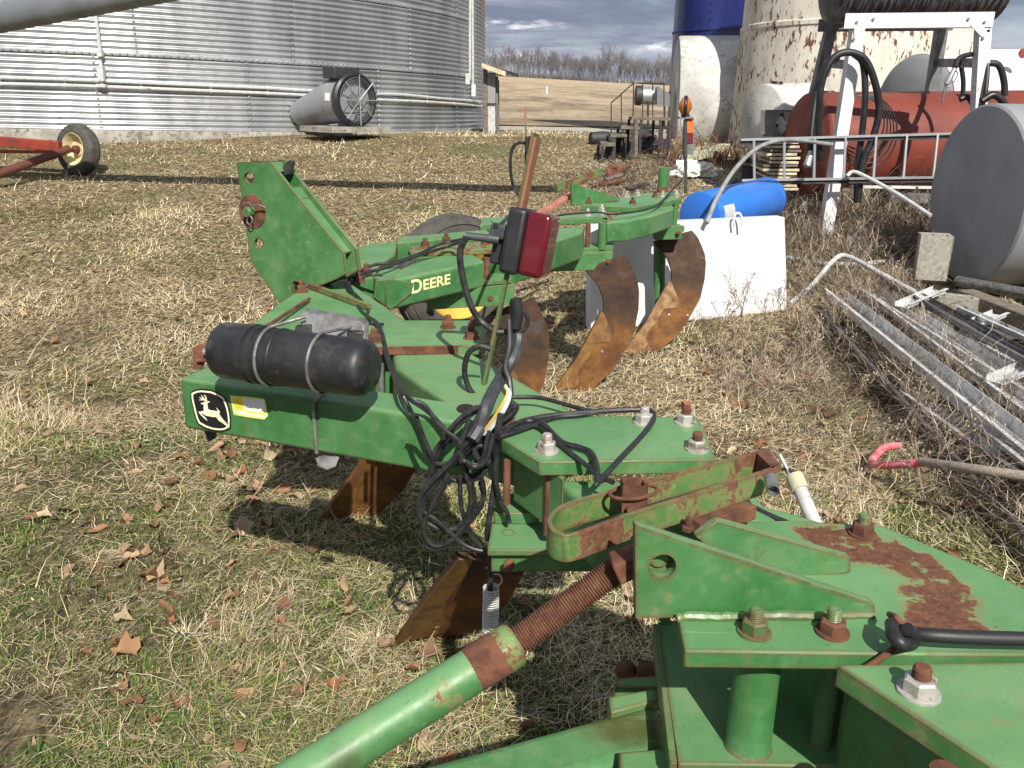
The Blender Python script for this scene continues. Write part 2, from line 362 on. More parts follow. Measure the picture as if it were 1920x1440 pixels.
struct(sheet('ground', groundmat('lawn'), -12, 1500, lambda y: -gx(y), gx, 0, 260, 120, .02))
struct(sheet('gravel_road', groundmat('gravel'), 23.0, 29.5, lambda y: -40, lambda y: 60, .02, 20, 30, 0, False))
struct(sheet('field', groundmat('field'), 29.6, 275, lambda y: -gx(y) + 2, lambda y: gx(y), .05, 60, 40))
# ---------------- grain bin ----------------
az = math.atan((250 - 960) / FPX); BD, BR, BZ = 25.0, 9.1, 1.24
BC = V((BD * math.sin(az), BD * math.cos(az), 0))
binr = thing('grain_bin', 'huge corrugated galvanized grain bin on a concrete ring behind the lawn', 'grain bin', (BC.x, BC.y, BZ - .5))
BT = .010
def bz(x, z): return z - (x - BC.x + 3.4) * BT       # ground falls slightly to the right
def bp(a, r, z):
    x = BC.x + r * math.sin(a); return V((x, BC.y - r * math.cos(a), bz(x, z)))
mb = MB(); NA = 220; CP = .0895; SH = 1.1635; rows = int(6.2 / CP) * 8
def brad(z): return BR + .019 * math.sin(z / CP * 2 * math.pi)
vs = []
for i in range(rows + 1):
    z = i * CP / 8
    for j in range(NA): vs.append(bp(2 * math.pi * j / NA, brad(z) + (.006 if (z // SH) % 2 else 0), BZ + z))
fs = [[i * NA + j, i * NA + (j + 1) % NA, (i + 1) * NA + (j + 1) % NA, (i + 1) * NA + j] for i in range(rows) for j in range(NA)]
mb.add(vs, fs); mb.build('wall', GALV, binr, ang=80)
mb = MB(); zt = BZ + rows * CP / 8
vs = [bp(2 * math.pi * j / 72, BR + .15, zt) for j in range(72)] + [V((BC.x, BC.y, zt + 4))]
mb.add(vs, [[j, (j + 1) % 72, 72] for j in range(72)]); mb.build('roof', ZINC, binr)
mb = MB(); vs = []
for (r, z) in ((BR - .3, BZ + .01), (BR + .16, BZ + .01), (BR + .18, BZ - .03), (BR + .20, BZ - .6)): vs += [bp(2 * math.pi * j / 120, r, z) for j in range(120)]
mb.add(vs, [[i * 120 + j, i * 120 + (j + 1) % 120, (i + 1) * 120 + (j + 1) % 120, (i + 1) * 120 + j] for i in range(3) for j in range(120)]); mb.build('foundation', CONC, binr)
def a_of(px):     # wall angle seen at column px (row 180)
    d = ray(px, 180); d = V((d.x, d.y, 0)).normalized(); b_ = d.dot(BC); t = b_ - math.sqrt(max(0, b_ * b_ - BC.length_squared + BR * BR)); p = d * t - BC
    return math.atan2(p.x, -p.y)
def bolt_dot(mb, p, r=.016): mb.lathe(p, V((p.x - BC.x, p.y - BC.y, 0)), [(-.01, r), (.012, r), (.02, r * .4)], 6)
for row, pxs in ((0, (183, 466, 708, 853)), (1, (3, 265, 553, 769)), (2, (145, 420, 705, 855)), (3, (265, 553))):
    for px in pxs:
        a = a_of(px); z0 = BZ + row * SH; mb = MB(); k = 13 * 8
        for off, th in ((-.022, .014), (.022, .014)):
            pass
        vs = []
        for i in range(k + 1):
            z = z0 - BZ + i * SH / k
            for da in (-.028, .028): vs.append(bp(a + da / BR, brad(z) + .014, BZ + z))
        mb.add(vs, [[2 * i, 2 * i + 1, 2 * i + 3, 2 * i + 2] for i in range(k)])
        for i in range(13): bolt_dot(mb, bp(a, BR + .03, z0 + .05 + i * .088))
        mb.build('sheet_seam', GALV, binr)
for row in (1, 2, 3, 4):
    mb = MB(); z0 = row * SH; n = 110; vs = []
    for j in range(n + 1):
        a = -1.25 + 2.6 * j / n
        for dz, dr in ((-.03, .022), (.0, .028), (.03, .022)): vs.append(bp(a, BR + dr, BZ + z0 + dz))
    mb.add(vs, [[3 * j + q, 3 * j + 3 + q, 3 * j + 4 + q, 3 * j + 1 + q] for j in range(n) for q in (0, 1)])
    for j in range(n * 2): bolt_dot(mb, bp(-1.25 + 2.6 * j / (2 * n), BR + .03, BZ + z0), .014)
    mb.build('ring_joint', GALV, binr)
# conduits along the wall
def wallp(px, py, off=.05):
    d = ray(px, py); h = V((d.x, d.y, 0)); L = h.length; h.normalize(); b_ = h.dot(BC); t = b_ - math.sqrt(max(0.0, b_ * b_ - BC.length_squared + (BR + off) ** 2)); return EYE + d * (t / L)
for pts in ([(-60, 144), (120, 149), (330, 158), (500, 165), (590, 170), (612, 162)], [(-60, 156), (120, 160), (330, 168), (500, 175), (600, 180)], [(708, 176), (760, 178), (820, 184), (880, 189), (903, 192)], [(708, 187), (800, 191), (870, 196), (903, 200)]):
    P = smooth([wallp(*p) for p in pts], 6); mb = MB(); mb.tube(P, .028, 8)
    for i in range(2, len(P) - 1, 4): mb.tube([P[i], P[i + 1] * .15 + P[i] * .85], .036, 8)
    mb.build('wall_conduit', PVC, binr)
for pts in ([(179, 25), (187, 90), (191, 160)], [(886, -60), (886, 60), (887, 178)], [(882, -60), (881, 60), (881, 150)]):
    MB().tube([wallp(*p) for p in pts], .028, 8).build('wall_conduit', PVC, binr)
for (px, py, w_, h_) in ((188, 100, 9, 12), (190, 138, 11, 26), (191, 161, 16, 6), (877, 148, 8, 18), (888, 170, 8, 20)):
    p = wallp(px, py, .08); d = p.y / FPX; MB().box(p, (w_ * d / 2, 0, 0), (0, .05, 0), (0, 0, h_ * d / 2)).build('junction_box', PVC, binr, .008)
# fan on the bin
pf = V(Yp(667, 188, wallp(640, 200).y - 1.5)); FD = pf.y; R_ = 45.5 * FD / FPX
tail = wallp(562, 213, .02); axf = (pf - tail); axf = V((axf.x, axf.y - .12, 0)).normalized(); axf.normalize()
fan = thing('aeration_fan', 'round grey fan with black ring and wire guard at the grain bin foot', 'fan', (pf.x, pf.y, pf.z - R_))
L_ = (pf - tail).length * .97
ax2 = (pf - V((tail.x, tail.y, tail.z + .02))).normalized()
MB().lathe(pf - axf * .42, axf, [(0, R_ * .92), (.34, R_ * .92)], 32).build('housing', GREYT, fan)
MB().lathe(tail, pf - axf * .40 - tail, [(0, R_ * .50), ((pf - axf * .40 - tail).length, R_ * .9)], 28).build('transition_duct', GREYT, fan)
MB().lathe(pf - axf * .10, axf, [(0, R_ * .95), (0, R_ * 1.0), (.1, R_ * 1.04), (.13, R_ * .96), (.12, R_ * .80), (-.02, R_ * .80), (-.02, R_ * .80)], 36, caps=False).build('inlet_ring', BLACKP, fan)
mb = MB(); mb.lathe(pf - axf * .16, axf, [(0, .01), (0.0, R_ * .86)], 24, caps=False); mb.build('back_plate', BLACKP, fan)
mb = MB(); mb.lathe(pf - axf * .15, axf, [(0, .12), (.1, .12)], 12)
xx = axf.cross(V((0, 0, 1))).normalized(); yy = V((0, 0, 1))
for k in range(6):
    a = k * math.pi / 3; d = xx * math.cos(a) + yy * math.sin(a); e = xx * -math.sin(a) + yy * math.cos(a); c = pf - axf * .12
    mb.add([c + d * .1 - e * .05, c + d * .1 + e * .05 + axf * .05, c + d * R_ * .8 + e * .12 + axf * .06, c + d * R_ * .8 - e * .12], [[0, 1, 2, 3]])
mb.build('impeller', GREYM, fan)
mb = MB(); c = pf + axf * .03
for k in range(1, 11): r = R_ * .84 * k / 10; mb.tube([c + axf * (.05 * (1 - k / 10) + .02) + xx * r * math.cos(a) + yy * r * math.sin(a) for a in [2 * math.pi * j / 28 for j in range(28)]], .0030, 4, closed=True)
for k in range(8):
    a = k * math.pi / 4; d = xx * math.cos(a) + yy * math.sin(a); mb.tube([c + axf * .08, c + d * R_ * .95 + axf * .09], .010, 5)
mb.build('wire_guard', ZINC, fan)
MB().box(pf - axf * .2 + V((-.1, 0, R_ * 1.0)), xx * .26, axf * .16, V((0, 0, .09))).build('control_box', DKM, fan, .01)
mb = MB(); mb.box(pf - axf * .25 + V((0, 0, -R_ * .92)), xx * .1, axf * .12, V((0, 0, R_ * .2))); mb.build('foot', GREYT, fan)
MB().box(pf - axf * .3 + V((0, 0, -R_ * 1.1)), xx * .62, axf * .45, V((0, 0, .045))).build('plinth', CONC, fan)
q = pf - axf * .2 - xx * R_ * .925
MB().lathe(pf - axf * .24, axf, [(0, R_ * .928), (.13, R_ * .928)], 48, caps=False)
lo = MB(); lab = [V((0, 0, 0))]
def curved_label(c, ax_, u0, v0, r, a0, a1, t0, t1):
    mb = MB(); n = 6; vs = []
    for i in range(n + 1):
        a = a0 + (a1 - a0) * i / n; d = u0 * math.cos(a) + v0 * math.sin(a); vs += [c + ax_ * t0 + d * r, c + ax_ * t1 + d * r]
    mb.add(vs, [[2 * i, 2 * i + 2, 2 * i + 3, 2 * i + 1] for i in range(n)]); return mb
# small white maker's plate
s_ = -1 if xx.x > 0 else 1
curved_label(pf, axf, xx * s_, yy, R_ * .93, -.05, .28, -.32, -.18).build('label_plate', DWH, fan)
# ---------------- electrical post by the bin ----------------
Yq = 19.2
def rect(x0, y0, x1, y1, Y, dep, mb=None, mi=0):    # axis-aligned block whose front fills a picture rectangle
    a, b_, c, d = Yp(x0, y0, Y), Yp(x1, y0, Y), Yp(x1, y1, Y), Yp(x0, y1, Y)
    mb = mb or MB(); mb.prism([a, b_, c, d], V((0, dep, 0)), mi); return mb
sh = thing('meter_post', 'wooden post with little shed roof, grey breaker boxes and conduits at the bin edge', 'electrical post', G(925, 257))
rect(906, 126, 914, 257, Yq, .1).build('post', WOOD, sh, .01); rect(930, 150, 936, 250, Yq + .4, .08).build('post', WOOD, sh, .01)
mb = MB(); a = [Yp(903, 118, Yq - .3), Yp(948, 134, Yq - .3), Yp(948, 143, Yq - .3), Yp(903, 127, Yq - .3)]; mb.prism(a, V((0, .06, 0))); mb.build('fascia', WOODP, sh)
mb = MB(); a = [Yp(906, 120, Yq - .25), Yp(972, 138, Yq + .1), Yp(970, 147, Yq + .1), Yp(948, 141, Yq - .2)]; mb.prism([Yp(903, 119, Yq - .28), Yp(950, 132, Yq - .28), Yp(973, 139, Yq + 1.2), Yp(925, 124, Yq + 1.2)], .06); mb.build('roof', DKM, sh)
rect(914, 136, 929, 194, Yq, .2).build('breaker_box', GREYT, sh, .01, ); rect(929, 143, 934, 196, Yq + .1, .2).build('breaker_box', GREYM, sh, .01)
for x in (916.5, 921, 925, 931): MB().tube([Yp(x, 192, Yq + .1), Yp(x + (1 if x < 930 else 3), 256, Yq + .1)], .035, 8).build('conduit', PVC if x < 930 else STEEL, sh)
# ---------------- top-left auger tube ----------------
ZINC2 = plain('auger_galvanized', (.20, .22, .24), (.14, .155, .17), .5, .2, 3, .1)
au = thing('grain_auger', 'long grey steel auger tube crossing overhead at the upper left', 'auger', Yp(0, 30, 9.6))
A, B = Yp(-520, 131, 10.4), Yp(1250, -206, 8.3); MB().tube([A, B], .150, 28).build('tube', ZINC2, au)
mb = MB(); 
for t in (.22, .62): p = A.lerp(B, t); mb.lathe(p, B - A, [(0, .15), (.05, .15)], 28, caps=False)
mb.build('coupling_band', STEEL, au)
# ---------------- red implement with a wheel ----------------
im = thing('hay_rake_frame', 'faded red implement frame with cream wheel parked on the lawn at left', 'farm implement', G(160, 325))
wc = G(160, 327); RT = 44 * wc.y / FPX * 1.03; wc = V((wc.x - .05, wc.y, wc.z + RT * .96))
wax = V((-.42, -.90, .12)).normalized()
def wheel(parent, c, ax, R, W, rimm, hub=True, rimr=.62):
    t = MB().lathe(c - ax * W / 2, ax, [(0.02 * W, R * rimr), (0, R * .68), (-.02 * W, R * .8), (.06 * W, R * .93), (.2 * W, R * .985), (.5 * W, R), (.8 * W, R * .985), (.94 * W, R * .93), (1.02 * W, R * .8), (W, R * .68), (.98 * W, R * rimr)], 44, caps=False)
    for k in (.3, .43, .57, .7): t.lathe(c - ax * W / 2 + ax * W * k, ax, [(-.02 * W, R * .99), (-.012 * W, R * 1.012), (.012 * W, R * 1.012), (.02 * W, R * .99)], 44, caps=False)
    for k in (.74, .88): t.lathe(c + ax * W * .5, ax, [(0, R * k), (.012 * W, R * (k + .01)), (0, R * (k + .02))], 44, caps=False)
    t = t.build('tire', TIRE, parent, ang=50)
    r = MB().lathe(c - ax * W / 2, ax, [(.98 * W, R * (rimr + .02)), (1.0 * W, R * rimr), (.9 * W, R * (rimr - .03)), (.7 * W, R * (rimr - .12)), (.45 * W, R * (rimr - .17)), (.40 * W, R * .25), (.55 * W, R * .22), (.56 * W, R * .1), (.56 * W, .001)], 40, caps=False)
    r.lathe(c - ax * W / 2, ax, [(.02 * W, R * (rimr + .02)), (.1 * W, R * (rimr - .04)), (.39 * W, R * .3), (.38 * W, 0.001)], 40, caps=False)
    r = r.build('rim', rimm, parent, ang=40)
    if hub: MB().lathe(c, ax, [(0, R * .17), (W * .35, R * .15), (W * .42, R * .06), (W * .5, R * .05)], 16).build('hub', REDB, parent)
wheel(im, wc, wax, RT, .2, CREAM)
hb = wc + wax * .14
a1 = Yp(-220, 405, hb.y - 2.0); mb = MB(); mb.tube([hb, a1], .052, 14); mb.build('axle_tube', REDB, im)
MB().bar(hb + wax * .12 + V((0, 0, .02)), Yp(-200, 250, hb.y + .15), .1, .13).build('frame_beam', REDI, im, .01)
MB().bar(hb + wax * .25 - V((0, 0, .06)), Yp(-160, 283, hb.y - .1), .03, .04).build('brace', REDI, im)
# ---------------- distant bare trees ----------------
def baremat(name, c): return plain(name, c, tuple(x * .75 for x in c), .9, 0, 2, 0)
BARK = baremat('hazed_bark', (.15, .145, .15)); TWIG = baremat('hazed_twigs', (.17, .16, .165))  # bluish distance haze is mixed into the bark and twig colours
def tree_mesh(seed, H):
    rnd = random.Random(seed); tr, cr = MB(), MB()
    def grow(mb, p, d, L, r, dep):
        q = p + d * L; m = p.lerp(q, .5) + V((rnd.uniform(-1, 1), rnd.uniform(-1, 1), 0)) * L * .06
        mb.tube([p, m, q], [r, r * .85, r * .62], 3 if dep else 6, caps=False)
        if dep >= 5: return
        n = rnd.choice((2, 3, 3)) if dep else 7
        for i in range(n):
            e = (d + V((rnd.uniform(-1, 1), rnd.uniform(-1, 1), rnd.uniform(.0, .7))) * (.58 if dep < 4 else .8)).normalized()
            grow(cr, p.lerp(q, rnd.uniform(.42, 1)) if i else q, e, L * (rnd.uniform(.42, .62) if dep == 0 else rnd.uniform(.6, .82)), max(r * .6, .016), dep + 1)
    grow(tr, V((0, 0, -.3)), V((rnd.uniform(-.06, .06), rnd.uniform(-.06, .06), 1)).normalized(), H * .44, H * .013, 0)
    return tr, cr
TG = 'bare winter trees on the field horizon'
protos = []
tpos = [(912, 258, 9.5), (924, 262, 8), (936, 255, 9), (950, 250, 10.5), (963, 258, 9.5), (975, 250, 11.5), (988, 262, 10.8), (1001, 255, 10.2), (1012, 258, 9.6), (1024, 252, 9), (1036, 260, 10), (1046, 255, 9.4), (1056, 250, 9.2), (1066, 262, 9.8), (1077, 255, 9.4), (1088, 258, 9), (1098, 252, 9.3), (1110, 260, 8.6), (1122, 255, 8.3), (1134, 262, 9), (1147, 250, 12.2), (1158, 258, 10.0), (1169, 255, 10.2), (1181, 262, 8), (1196, 252, 8.4), (1207, 258, 9.4), (1219, 255, 8.8), (1232, 250, 10.2), (1244, 260, 9.4), (1256, 255, 9), (1268, 262, 9.5), (1800, 255, 8), (1850, 258, 8), (1885, 252, 8)]
tn = 'first second third fourth fifth sixth seventh eighth ninth tenth eleventh twelfth thirteenth fourteenth fifteenth sixteenth seventeenth eighteenth nineteenth'.split()
ORD = list(tn)
for a_, b_ in (('twent', 'twenty'), ('thirt', 'thirty'), ('fort', 'forty'), ('fift', 'fifty'), ('sixt', 'sixty')): ORD += [a_ + 'ieth'] + [b_ + '-' + q for q in tn[:9]]
for i in range(6):
    Ht = 9.5; a, c = tree_mesh(40 + i, Ht); r = thing('bare_tree', 'x', 'tree', (0, 0, 0), TG); a.build('trunk', BARK, r); c.build('crown', TWIG, r); protos.append(r)
tpos += [(x_, 268, h_) for x_, h_ in zip((918, 930, 943, 957, 969, 982, 995, 1007, 1018, 1030, 1041, 1051, 1061, 1072, 1083, 1093, 1104, 1116, 1128, 1140, 1152, 1164, 1175, 1188, 1201, 1213, 1226, 1238, 1250, 1262), [8.4, 9.2, 8.8, 9.6, 9.0] * 6)]
tpos.sort()
for i, (px, Y, h) in enumerate(tpos):
    src = protos[i % 6]; r = src if i < 6 else copy_tree(src)
    p = Yp(px, 150, Y); r.location = (p.x, Y, terr(p.x, Y) - random.uniform(.8, 1.8)); k = h / 9.5 * random.uniform(.82, 1.12) * .98; r.scale = (k, k, k); r.rotation_euler = (random.uniform(-.06, .06), random.uniform(-.07, .07), random.uniform(0, 6.28))
    r['label'] = ORD[i].capitalize() + ' leafless grey tree from the left in the far treeline'
    if h > 12: r['label'] = 'tallest bare tree of the far treeline, with a wide branching crown'
# white marker stake in field
p = G(1025, 178); st = MB().abox(p.x - .06, p.x + .06, p.y, p.y + .05, p.z - .2, p.z + .75).build('marker_stake', WHITEC); tag(st, 'small pale stake standing alone in the brown field', 'stake')
# ================= right-hand farm yard =================
def cyl_h(px0, py0, px1, py1, Y0, Y1, r, name, mat, parent, dome=.12, n=48, cap=None):   # horizontal tank between two picture points
    a, b_ = Yp(px0, py0, Y0), Yp(px1, py1, Y1); L = (b_ - a).length
    return MB().lathe(a, b_ - a, [(-r * dome, .001), (-r * dome * .9, r * .35), (-r * dome * .55, r * .75), (-r * dome * .1, r * .965), (.015, r), (L - .015, r), (L + r * dome * .1, r * .965), (L + r * dome * .55, r * .75), (L + r * dome, .001)], n, caps=False).build(name, mat, parent, ang=30)
# blue silo
c = Yp(1385, 200, 23.5); rr = 1.78; gz = terr(c.x, c.y)
bs = thing('blue_silo', 'glossy dark blue bolted silo behind the white tank', 'silo', (c.x, c.y, gz))
MB().lathe((c.x, c.y, gz - .2), (0, 0, 1), [(0, rr), (12, rr)], 64).build('wall', BLUEG, bs)
for k in range(9):
    z = gz + 1.0 + k * 1.42
    mb = MB().lathe((c.x, c.y, z), (0, 0, 1), [(-.03, rr), (-.025, rr + .02), (.025, rr + .02), (.03, rr)], 64, caps=False)
    for j in range(40):
        a = -1.6 + 3.2 * j / 40 * 1.0; mb.lathe((c.x + math.sin(a) * rr, c.y - math.cos(a) * rr, z), (math.sin(a), -math.cos(a), 0), [(0, .022), (.04, .022)], 6)
    mb.build('ring_joint', BLUEG, bs)
for a in (-1.25, -.72, -.08, .45):
    mb = MB()
    for j in range(60): mb.lathe((c.x + math.sin(a) * rr, c.y - math.cos(a) * rr, gz + 1 + j * .18), (math.sin(a), -math.cos(a), 0), [(0, .018), (.03, .018)], 5)
    mb.build('bolt_row', DKM, bs)
# peeling white silo
c0 = G(1400, 296); Ys = c0.y; rs = 195 * (Ys + 1.6) / FPX; c = V((Yp(1592, 200, Ys + 1.6).x, Ys + 1.6, terr(0, Ys + 1.6)))
ws = thing('white_silo', 'tall round storage silo with peeling white paint and rust streaks', 'silo', c)
MB().lathe(c - V((0, 0, .4)), (0, 0, 1), [(0, rs * 1.06), (2.2, rs * 1.02), (2.22, rs * 1.03), (2.28, rs * 1.03), (2.3, rs * 1.015), (7, rs * .97)], 72).build('wall', SILOW, ws)
# big white tank (left of silo)
wt = thing('white_fuel_tank', 'large white tank mildewed dark below, in front of the blue silo', 'tank', G(1330, 290))
pa, pb = Yp(1268, 172, 16.2), Yp(1470, 168, 15.3); rw = 84 * 16 / FPX
rw = 1.12
ta, tb_ = Yp(1266, 188, 17.2), Yp(1470, 188, 17.0)
MB().lathe(ta, tb_ - ta, [(-.04, .001), (-.035, rw * .5), (-.02, rw * .93), (-.005, rw * .985), (.03, rw), ((tb_ - ta).length, rw), ((tb_ - ta).length + .03, .001)], 64, caps=False).build('tank_shell', TANKW, wt, ang=30)
rect(1284, 71, 1299, 89, 17.1, .12).build('vent_cap', TANKW, wt, .02); 
for x in (1344, 1375): rect(x, 82, x + 8, 92, 17.1, .1).build('lifting_lug', TANKW, wt)

for sx in (ta.x + .3, tb_.x - .5): MB().abox(sx, sx + .15, 16.6, 17.8, terr(0, 17) - .2, ta.z - rw * .85).build('saddle', DKM, wt)
# ducted fan unit
fu = thing('duct_fan', 'galvanized duct fan with square transition mounted behind the steps', 'fan', G(1225, 268))
a, b_ = Yp(1200, 179, 16.6), Yp(1232, 180, 16.6)
MB().lathe(a, b_ - a, [(0, .15), (.33, .15)], 28).build('drum', ZINC, fu); MB().lathe(a - (b_ - a).normalized() * .02, b_ - a, [(-.06, .17), (.04, .17)], 28).build('inlet', DKM, fu)
mb = MB(); q0 = [Yp(1232, 160, 16.3), Yp(1232, 160, 17.0), Yp(1232, 199, 17.0), Yp(1232, 199, 16.3)]; q1 = [Yp(1256, 176, 16.5), Yp(1256, 176, 16.8), Yp(1256, 200, 16.8), Yp(1256, 200, 16.5)]
mb.add(q0 + q1, [[0, 1, 2, 3], [7, 6, 5, 4], [0, 4, 5, 1], [1, 5, 6, 2], [2, 6, 7, 3], [3, 7, 4, 0]]); mb.build('transition', ZINC, fu)
mb = MB(); mb.tube([Yp(1215, 190, 16.5), Yp(1215, 268, 16.5)], .02, 6); mb.tube([Yp(1246, 199, 16.5), Yp(1246, 268, 16.5)], .02, 6); mb.build('stand_leg', DKM, fu)
# steps
sg = thing('metal_steps', 'free standing grey steps with thin rusty handrail and wooden treads', 'steps', G(1190, 285))
Ya = 13.6
def tread(x0, x1, yt, yb, Y, legs, name='tread'):
    z = Yp(x0, yt, Y).z; a, b_ = Yp(x0, yt, Y), Yp(x1, yt + 1, Y); 
    mb = MB(); mb.prism([V((a.x, a.y, z)), V((b_.x, a.y, z)), V((b_.x + .05, a.y + .8, z)), V((a.x + .05, a.y + .8, z))], .045); mb.build(name, WOOD, sg)
    for lx in legs:
        for dy in (.03, .75):
            p = Yp(lx, yb, Y); MB().abox(p.x - .02, p.x + .02, Y + dy - .02, Y + dy + .02, terr(0, Y) - .1, z - .045).build('leg', DKM, sg)
tread(1185, 1258, 219, 280, Ya, (1188, 1200, 1236, 1254), 'platform'); tread(1165, 1200, 236, 280, Ya - .1, (1167, 1185)); tread(1145, 1176, 251, 280, Ya - .15, (1147, 1172))
tread(1127, 1154, 268, 285, Ya - .4, (1130, 1152))
mb = MB(); rp = [(1187, 218), (1188, 156), (1205, 156), (1245, 157)]
mb.tube([Yp(*p, Ya + .4) for p in rp], .011, 5); mb.tube([Yp(1188, 156, Ya + .4), Yp(1146, 193, Ya)], .011, 5)
for x, y0, y1 in ((1146, 193, 251), (1165, 175, 236), (1205, 156, 219), (1224, 157, 219), (1245, 157, 219)): mb.tube([Yp(x, y0, Ya + .2), Yp(x, y1, Ya + .2)], .009, 5)
mb.build('handrail', DKM, sg)
p = rect(1190, 222, 1196, 289, 13.0, .07); tag(p.build('leaning_board', WOOD), 'grey board leaning upright against the steps', 'board')
o = MB().bar(G(1152, 276) + V((0, 0, .08)), G(1190, 281) + V((0, 0, .08)), .15, .07).build('plank', WOOD); tag(o, 'grey plank lying on the grass below the steps', 'plank')
p = G(1118, 271); o = MB().lathe(p + V((-.12, 0, .1)), V((1, .3, 0)), [(0, .02), (.02, .1), (.25, .12), (.5, .1), (.52, .02)], 16).build('rubber_drum', DKM); tag(o, 'small black drum lying left of the steps', 'drum')
p = G(1215, 283); mb = MB(); mb.tube([G(1180, 282) + V((0, 0, .05)), G(1262, 283) + V((0, 0, .06))], .035, 8); o = mb.build('blue_pipe', plain('dark_blue_pipe', (.03, .035, .10), None, .5)); tag(o, 'thin dark blue pipe on the ground under the steps', 'pipe')
def blob(c, sx, sy, sz, seed, n=3, amp=.3, mat=None, name='tarp'):
    import bmesh
    bm = bmesh.new(); bmesh.ops.create_icosphere(bm, subdivisions=n + 1, radius=1)
    vs = [v.co.copy() for v in bm.verts]; fs = [[v.index for v in f.verts] for f in bm.faces]; bm.free(); out = []
    for v in vs:
        k = 1 + amp * (mnoise.noise(v * 1.6 + V((seed, 0, 0))) + .6 * mnoise.noise(v * 4.2 + V((0, seed, 0))) + .35 * mnoise.noise(v * 9 + V((0, seed, 2)))); q = v * k; out.append(V(c) + V((q.x * sx, q.y * sy, max(q.z, -.2) * sz)))
    return MB().add(out, fs).build(name, mat, ang=60)
tag(blob(G(1222, 276) + V((0, 0, .05)), .32, .3, .2, 3, mat=plain('purple_cloth', (.06, .035, .06), None, .9), name='crumpled_tarp'), 'crumpled dark purple tarp beneath the step platform', 'tarp')
tag(blob(G(1300, 331) + V((0, 0, .04)), .30, .2, .17, 9, 4, .5, plain('white_foam', (.80, .78, .74), (.7, .68, .62), .8, 0, 12, .4), 'white_sack'), 'crumpled white sack on the ground behind the blue tank', 'sack')
o = rect(1222, 243, 1250, 262, 14.8, .3).build('concrete_block', CONC, None, .01); tag(o, 'pale concrete block under the step platform', 'concrete block')
# yellowish grating on the ground
g = [G(1285, 318), G(1350, 304), G(1368, 292), G(1300, 300)]
gr = thing('plastic_grate', 'pale yellow slatted grate lying flat behind the white sack', 'grate', g[0])
mb = MB(); up = V((0, 0, .16)); P = lambda u, v: (g[0].lerp(g[1], u)).lerp(g[3].lerp(g[2], u), v) + up
for k in range(27): u = k / 26; mb.bar(P(u, 0), P(u, 1), .025, .04)
mb.build('slat', plain('yellow_plastic', (.52, .52, .36), (.4, .4, .27), .6), gr); gr.children[0]['kind'] = 'stuff'
mb = MB(); mb.bar(P(0, 0), P(1, 0), .03, .12); mb.bar(P(0, 1), P(1, 1), .03, .05); mb.build('edge_rail', plain('yellow_plastic_rail', (.55, .55, .40), None, .6), gr)
o = MB().bar(G(1280, 312) + V((0, .2, .1)), G(1362, 290) + V((0, .2, .12)), .05, .09).build('pale_board', PVC); tag(o, 'long pale trim board lying behind the yellow grate', 'board')
# spool
p = G(1412, 345); d = p.y / FPX
sp_ = thing('cable_spool', 'black cable spool standing behind the blue tank', 'spool', p)
MB().lathe(V((p.x, p.y, p.z + .0)), (0, 0, 1), [(0, .16), (.24, .16)], 20).build('core', DKM, sp_); MB().lathe(V((p.x, p.y, p.z + .23)), (0, 0, 1), [(0, .27), (.025, .27)], 32).build('flange', BLACKP, sp_, .004)
MB().lathe(V((p.x, p.y, p.z + .0)), (0, 0, 1), [(0, .27), (.025, .27)], 32).build('flange', BLACKP, sp_, .004)
# small white tank with fan unit
p = G(1450, 330); Yw = 11.9
ft = thing('small_white_tank', 'small weathered white tank with black cap, behind the ladder', 'tank', p)
a, b_ = Yp(1412, 232, Yw), Yp(1500, 226, Yw + .3); r_ = 66 * Yw / FPX
cyl_h(1430, 228, 1520, 224, Yw + .3, Yw + .6, r_, 'tank_shell', TANKW, ft, .25)
MB().lathe(Yp(1456, 166, Yw + .3), (0, 0, 1), [(0, .05), (.04, .05), (.05, .08), (.09, .07)], 14).build('cap', BLACKP, ft)
mb = MB()
for x in (1425, 1440): rect(x, 280, x + 8, 335, Yw + .1, .1, mb)
mb.build('stand', WHITEP, ft)
cu_ = thing('condenser_unit', 'grey square fan unit with pale propeller in front of the small white tank', 'fan unit', G(1470, 330))
mb = MB(); Yc = 11.0; o4 = [Yp(1436, 206, Yc), Yp(1500, 206, Yc), Yp(1500, 256, Yc), Yp(1432, 256, Yc)]; fc = Yp(1476, 231, Yc); fr = 21 * Yc / FPX
mb.holed(o4, [[fc + V((math.cos(t) * fr, 0, math.sin(t) * fr)) for t in [2 * math.pi * k / 28 for k in range(28)]]], V((0, .03, 0))); mb.build('housing', GREYM, cu_)
rect(1436, 208, 1500, 254, Yc + .25, .02).build('back_panel', DKM, cu_)
mb = MB()
for k in range(5):
    a = k * 2 * math.pi / 5 + .3; d = V((math.cos(a), 0, math.sin(a))); e = V((-math.sin(a), 0, math.cos(a)))
    c = fc + V((0, .04, 0)); mb.add([c + d * fr * .15 - e * .012, c + d * fr * .5 - e * .055, c + d * fr * .93 - e * .04 + V((0, .03, 0)), c + d * fr * .95 + e * .05 + V((0, .0, 0)), c + d * fr * .5 + e * .045 - V((0, .03, 0)), c + d * fr * .15 + e * .012], [[0, 1, 2, 3, 4, 5]])
mb.lathe(fc + V((0, 0, 0)), (0, 1, 0), [(0, .02), (.05, .03)], 10); mb.build('propeller', PVC, cu_)
rect(1428, 207, 1434, 252, Yc - .02, .05).build('white_post', WHITEC, cu_)
